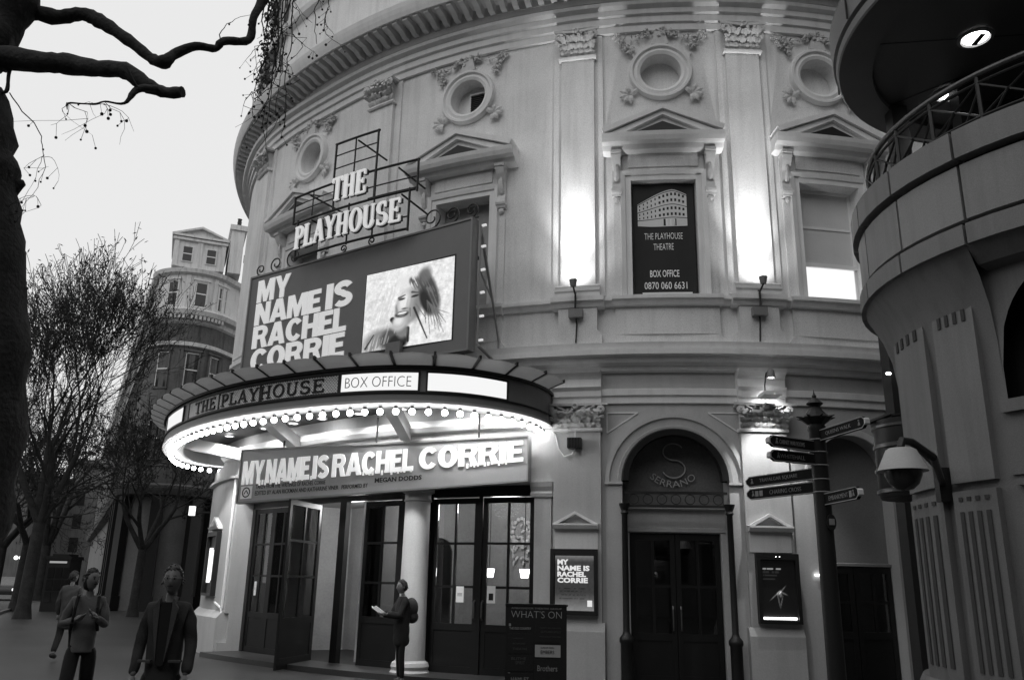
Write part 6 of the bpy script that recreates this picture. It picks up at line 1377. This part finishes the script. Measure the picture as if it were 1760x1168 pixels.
def person(label, loc, face, arms, legs, coat, trous, hairm, h=1.0, lean=(0, 0), coat_len=.78, loose=1.0, headturn=0.0, hairlen=0, collar=False):
    """face: direction angle of the front (radians, 0 = +x). arms: [(elbow, hand)] left, right; legs: [(knee, ankle)]; local x = right hand side of the viewer when facing -y"""
    t = thing('person', label, 'person', loc); rz = face + pi / 2; c, s = cos(rz), sin(rz)
    def pm_(p): x, y, z = p; return (loc[0] + (x * c - y * s) * h, loc[1] + (x * s + y * c) * h, loc[2] + z * h)
    lx, ly = lean; V3 = lambda x, y, z: (x + lx * z, y + ly * z, z)
    sk = mat('skin_grey', .17, .55, .08, 8, .05, 60, .05)
    J = dict(pel=(V3(0, 0, .96), (.08, .09)), chest=(V3(0, 0, 1.28), (.08, .095)), nb=(V3(0, .01, 1.44), .05), hb=(V3(0, 0, 1.54), .047))
    E = [('pel', 'chest'), ('chest', 'nb'), ('nb', 'hb')]
    for i, sg in enumerate((-1, 1)):
        el, ha = arms[i]; kn, an = legs[i]
        J['sh%d' % i] = (V3(sg * .145, 0, 1.41), (.040, .040)); J['el%d' % i] = (el, (.038, .038)); J['wr%d' % i] = (ha, (.028, .024))
        J['hp%d' % i] = (V3(sg * .08, 0, .86), (.055, .055)); J['kn%d' % i] = (kn, (.055, .055)); J['an%d' % i] = (an, (.04, .04)); J['to%d' % i] = ((an[0], an[1] - .16, max(an[2] - .06, .03)), (.04, .025))
        E += [('chest', 'sh%d' % i), ('sh%d' % i, 'el%d' % i), ('el%d' % i, 'wr%d' % i), ('pel', 'hp%d' % i), ('hp%d' % i, 'kn%d' % i), ('kn%d' % i, 'an%d' % i), ('an%d' % i, 'to%d' % i)]
    V, F = skin_geo(J, E); mb = MB(); mb.add([pm_(p) for p in V], F)
    hc = V3(0, -.02, 1.628); ct, st_ = cos(headturn), sin(headturn); hv = []; nU, nV = 20, 16
    def hp_(x, y, z): return pm_((hc[0] + x * ct - y * st_, hc[1] + x * st_ + y * ct, hc[2] + z))
    for j in range(nV + 1):
        ph = pi * j / nV
        for i in range(nU):
            th_ = 2 * pi * i / nU; x, y, z = sin(ph) * cos(th_), sin(ph) * sin(th_), cos(ph); f_ = max(0, -y)
            w = .074 * (1 - .20 * max(0, -z) ** 1.3); r = [w * x, .092 * y * (1 - .12 * max(0, -z)), .118 * z]
            if f_ > .6 and abs(x) < .3: r[1] -= .028 * max(0, 1 - abs(z + .12) / .22) * (1 - abs(x) / .3)          # nose
            if f_ > .5: r[1] += .012 * max(0, 1 - abs(z - .12) / .14) * max(0, 1 - abs(abs(x) - .36) / .25)              # eye sockets
            if f_ > .4: r[1] -= .010 * max(0, 1 - abs(z + .8) / .25)                                             # chin
            hv.append(hp_(*r))
    mb.add(hv, [(j * nU + i, j * nU + (i + 1) % nU, (j + 1) * nU + (i + 1) % nU, (j + 1) * nU + i) for j in range(nV) for i in range(nU)])
    for sg in (-1, 1): mb.ball(hp_(sg * .076, .012, -.005), .024, 8, 6, (.4, .8, 1.2))
    for i, sg in enumerate((-1, 1)):
        el, ha = Vector(arms[i][0]), Vector(arms[i][1]); d = (ha - el).normalized(); sd = Vector((0, -1, 0)); sd = (sd - d * sd.dot(d)).normalized(); nr_ = d.cross(sd)
        mb.tube([pm_(ha), pm_(ha + d * .05), pm_(ha + d * .09)], [.026 * h, .036 * h, .030 * h], 8)
        for k in range(4):
            o_ = sd * (-.027 + .018 * k); L_ = (.06, .075, .07, .052)[k]; b = ha + d * .085 + o_; m_ = b + d * L_ * .5 + nr_ * .006 * sg; mb.tube([pm_(b), pm_(m_), pm_(m_ + d * L_ * .45 + nr_ * .018 * sg)], [.0095 * h, .009 * h, .006 * h], 6)
        b = ha + d * .03 + sd * .025; mb.tube([pm_(b), pm_(b + d * .03 + sd * .022), pm_(b + d * .06 + sd * .026)], [.012 * h, .010 * h, .007 * h], 6)
    body = obj('body', mb, sk, t, smooth=180, recalc=True)
    mb = MB(); [mb.ball(hp_(sg * .028, -.081, .012), .0085, 8, 6) for sg in (-1, 1)]; [mb.box(0, 1, 0, 1, 0, 1, lambda a, b, q, sg=sg: hp_(sg * (.016 + .026 * a), -.088 + .012 * b, .030 + .007 * q)) for sg in (-1, 1)]
    mb.box(0, 1, 0, 1, 0, 1, lambda a, b, q: hp_(-.024 + .048 * a, -.090 + .01 * b, -.052 + .006 * q)); obj('face_features', mb, MATS['dark_paint'], t, kind='stuff')
    mb = MB(); hv = []; K = 18; NU = 28; hr = random.Random(len(label))
    for j in range(K + 1):
        ph = pi * j / K
        for i in range(NU):
            th_ = 2 * pi * i / NU; x, y, z = sin(ph) * cos(th_), sin(ph) * sin(th_), cos(ph)
            u = max(0.0, min(1.0, (.25 - y) / .85)); thr = (-.62 - hairlen * 4) + (1.18 + hairlen * 4) * u * u * (3 - 2 * u); e = max(0.0, min(1.0, (z - thr) / .22))
            rr_ = .90 + e * (.20 + hr.uniform(-.03, .04)); w = 1 - .20 * max(0, -z) ** 1.3 * (1 - min(1, hairlen * 14))
            hv.append(hp_(.075 * x * rr_ * w, .093 * y * rr_ + .003, .119 * z * (rr_ if z > 0 else rr_ + hairlen * 3 * (y > 0))))
    mb.add(hv, [(j * NU + i, j * NU + (i + 1) % NU, (j + 1) * NU + (i + 1) % NU, (j + 1) * NU + i) for j in range(K) for i in range(NU)]); 
    for k in range(150):
        th_ = hr.uniform(0, 2 * pi); ph = hr.uniform(0, 1.9); x, y, z = sin(ph) * cos(th_), sin(ph) * sin(th_), cos(ph); u = max(0.0, min(1.0, (.25 - y) / .85)); thr = (-.62 - hairlen * 4) + (1.18 + hairlen * 4) * u * u * (3 - 2 * u)
        if z < thr + .08: continue
        a = (.078 * x, .097 * y, .124 * z); dx, dz = hr.uniform(-.02, .02), -.02 * (1 - z) + hr.uniform(-.008, .012)
        mb.tube([hp_(*a), hp_(a[0] * 1.10 + dx * .5, a[1] * 1.10, a[2] * 1.06 + dz * .4), hp_(a[0] * 1.10 + dx, a[1] * 1.12 + hr.uniform(-.008, .012), a[2] * 1.0 + dz)], [.0065, .006, .0015], 4)
    obj('hair', mb, hairm, t, smooth=180)
    q = loose; J = dict(pel=(V3(0, 0, .98), .15 * q), chest=(V3(0, 0, 1.28), .15 * q), nb=(V3(0, .012, 1.475), .072)); E = [('pel', 'chest'), ('chest', 'nb')]
    J['hem'] = (V3(0, 0, coat_len), .17 * q); E.append(('pel', 'hem'))
    for i, sg in enumerate((-1, 1)):
        el, ha = Vector(arms[i][0]), Vector(arms[i][1]); J['sh%d' % i] = (V3(sg * .15, 0, 1.395), (.062 * q, .062 * q)); J['el%d' % i] = (tuple(el), (.056 * q, .056 * q)); J['wr%d' % i] = (tuple(ha - (ha - el).normalized() * .01), (.044 * q, .044 * q)); E += [('chest', 'sh%d' % i), ('sh%d' % i, 'el%d' % i), ('el%d' % i, 'wr%d' % i)]
    V, F = skin_geo(J, E, 3); 
    fold = lambda x, y, z: noise.noise(Vector((x * 9, y * 9, z * 5 + len(label)))) * .016 + noise.noise(Vector((x * 22, y * 22, z * 14))) * .007
    V = [(x * (1 + fold(x, y, z) * 4), y * (1 + fold(x + 3, y, z) * 5) - .004 * sin(z * 38 + x * 22), z) for x, y, z in V]; mb = MB(); mb.add([pm_(p) for p in V], F); obj('coat', mb, coat, t, smooth=180)
    J = dict(pel=(V3(0, 0, .93), .085)); E = []
    for i, sg in enumerate((-1, 1)):
        kn, an = legs[i]; J['hp%d' % i] = (V3(sg * .085, 0, .84), .092); J['kn%d' % i] = (kn, (.078, .078)); J['an%d' % i] = ((an[0], an[1], an[2] + .02), (.062, .062)); E += [('pel', 'hp%d' % i), ('hp%d' % i, 'kn%d' % i), ('kn%d' % i, 'an%d' % i)]
    V, F = skin_geo(J, E, 1); mb = MB(); mb.add([pm_(p) for p in V], F); obj('trousers', mb, trous, t, smooth=180)
    for i in (0, 1):
        an = legs[i][1]; mb = MB(); mb.tube([pm_((an[0], an[1] + .06, max(an[2] - .03, .05))), pm_((an[0], an[1] - .04, max(an[2] - .04, .045))), pm_((an[0], an[1] - .14, max(an[2] - .065, .035))), pm_((an[0], an[1] - .2, max(an[2] - .07, .03)))], [.045 * h, .05 * h, .045 * h, .025 * h], 10); obj('shoe', mb, MATS['dark_paint'], t, smooth=180)
    return t, pm_, hp_
coatd = mat('dark_coat', .030, .85, .2, 8, .2, 80, .3); coatm = mat('mid_coat', .055, .85, .2, 8, .2, 80, .3); coatl = mat('pale_top', .11, .85, .15, 8, .2, 80, .3); tr = mat('dark_trousers', .008, .9, .2, 8); hairk = mat('dark_hair', .02, .6, .3, 30, .2, 90, .3); hairg = mat('grey_hair', .06, .6, .3, 30, .2, 90, .3)
DOWN = [((-.205, .03, 1.12), (-.215, -.06, .86)), ((.21, .0, 1.12), (.205, -.10, .87))]; STAND = [((-.10, -.01, .50), (-.11, .02, .08)), ((.10, -.03, .50), (.11, 0, .08))]
WALK = [((-.09, -.20, .52), (-.09, -.30, .10)), ((.09, .02, .50), (.09, .28, .16))]
p, pm1, hp1 = person('man in an open dark jacket and pale shirt collar walking towards the viewer', (-2.86, 7.5, 0), -pi / 2 + .15, DOWN, WALK, coatd, tr, hairg, 1.0, loose=1.0)
mb = MB(); [mb.prism([(sg * .015, 1.40), (sg * .05, 1.50), (sg * .085, 1.49), (sg * .06, 1.41)], -.118, -.098, lambda a, b, w: pm1((a, w - .0, b))) for sg in (-1, 1)]; obj('shirt_collar', mb, coatl, p)
mb = MB(); mb.prism([(-.04, 1.45), (.04, 1.45), (.06, 1.2), (.03, .95), (-.03, .95), (-.06, 1.2)], -.150, -.10, lambda a, b, w: pm1((a, w, b))); obj('pullover', mb, tr, p)
for sg in (-1, 1): mb = MB(); mb.prism([(sg * .05, 1.48), (sg * .10, 1.40), (sg * .075, 1.22), (sg * .035, .98), (sg * .045, 1.25)], -.158, -.11, lambda a, b, w: pm1((a, w, b))); obj('lapel', mb, coatm, p)
mb = MB()
for sg in (-1, 1): mb.tube([hp1(sg * .03 + .021 * cos(a * pi / 6), -.099, .012 + .015 * sin(a * pi / 6)) for a in range(13)], .0022, 4); mb.tube([hp1(sg * .051, -.097, .014), hp1(sg * .078, -.01, .012)], .002, 4)
mb.tube([hp1(-.009, -.1, .016), hp1(.009, -.1, .016)], .002, 4); obj('glasses', mb, MATS['steel'], p)
for sg in (-1, 1): mb = MB(); mb.box(sg * .12 - .05, sg * .12 + .05, -.158, -.10, .98, .995, lambda x, y, z: pm1((x, y, z))); obj('pocket_flap', mb, coatm, p)
p, pm2, hp2 = person('woman in a pale top holding her backpack straps while walking', (-4.72, 9.95, 0), -pi / 2 + .35, [((-.235, .0, 1.14), (-.09, -.15, 1.20)), ((.225, -.04, 1.13), (.12, -.18, 1.22))], WALK, coatl, tr, hairk, .985, loose=.92, headturn=.7, hairlen=.07, coat_len=.84)
for sg in (-1, 1): mb = MB(); mb.tube([pm2((sg * .10, .06, 1.45)), pm2((sg * .11, -.07, 1.44)), pm2((sg * .115, -.135, 1.32)), pm2((sg * .12, -.145, 1.2)), pm2((sg * .14, -.05, 1.08))], .018, 6); obj('bag_strap', mb, tr, p)
mb = MB(); mb.ball(pm2((0, .18, 1.25)), .14, 12, 9, (1, .7, 1.3)); obj('backpack', mb, coatd, p, smooth=180)
person('figure in a long grey coat walking away behind the woman', (-8.9, 17.95, 0), pi / 2 + .2, DOWN, WALK, coatm, tr, hairk, .99, loose=1.12, coat_len=.58, headturn=-.5)
p, pm3, hp3 = person('person in a dark coat with a rucksack reading a leaflet beside the white column', (-1.76, 15.1, 0), pi + .45, [((-.21, -.14, 1.14), (-.08, -.34, 1.17)), ((.21, -.14, 1.14), (.07, -.34, 1.17))], STAND, mat('black_coat', .014, .85, .2, 8, .2, 80, .3), tr, hairk, .965, loose=1.28, lean=(0, -.02), coat_len=.6)
mb = MB(); mb.ball(pm3((0, .14, 1.27)), .14, 14, 9, (.9, .8, 1.25)); mb.ball(pm3((0, .17, 1.12)), .12, 14, 9, (.9, .9, .9)); obj('rucksack', mb, coatd, p, smooth=180)
lf = thing('leaflet', 'bright open leaflet in the hands of the reader by the column', 'leaflet', pm3((0, -.45, 1.2)))
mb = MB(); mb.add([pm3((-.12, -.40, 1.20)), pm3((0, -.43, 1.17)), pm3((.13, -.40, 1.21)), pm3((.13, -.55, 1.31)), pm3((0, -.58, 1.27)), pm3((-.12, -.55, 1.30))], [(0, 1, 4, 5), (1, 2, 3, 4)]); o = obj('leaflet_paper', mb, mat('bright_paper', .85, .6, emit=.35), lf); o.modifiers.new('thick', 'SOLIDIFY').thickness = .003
person('dark-coated passer-by cut off at the left edge of the view', (-5.12, 8.35, 0), -pi / 2 - .4, DOWN, WALK, coatd, tr, hairk, .99, loose=1.0)
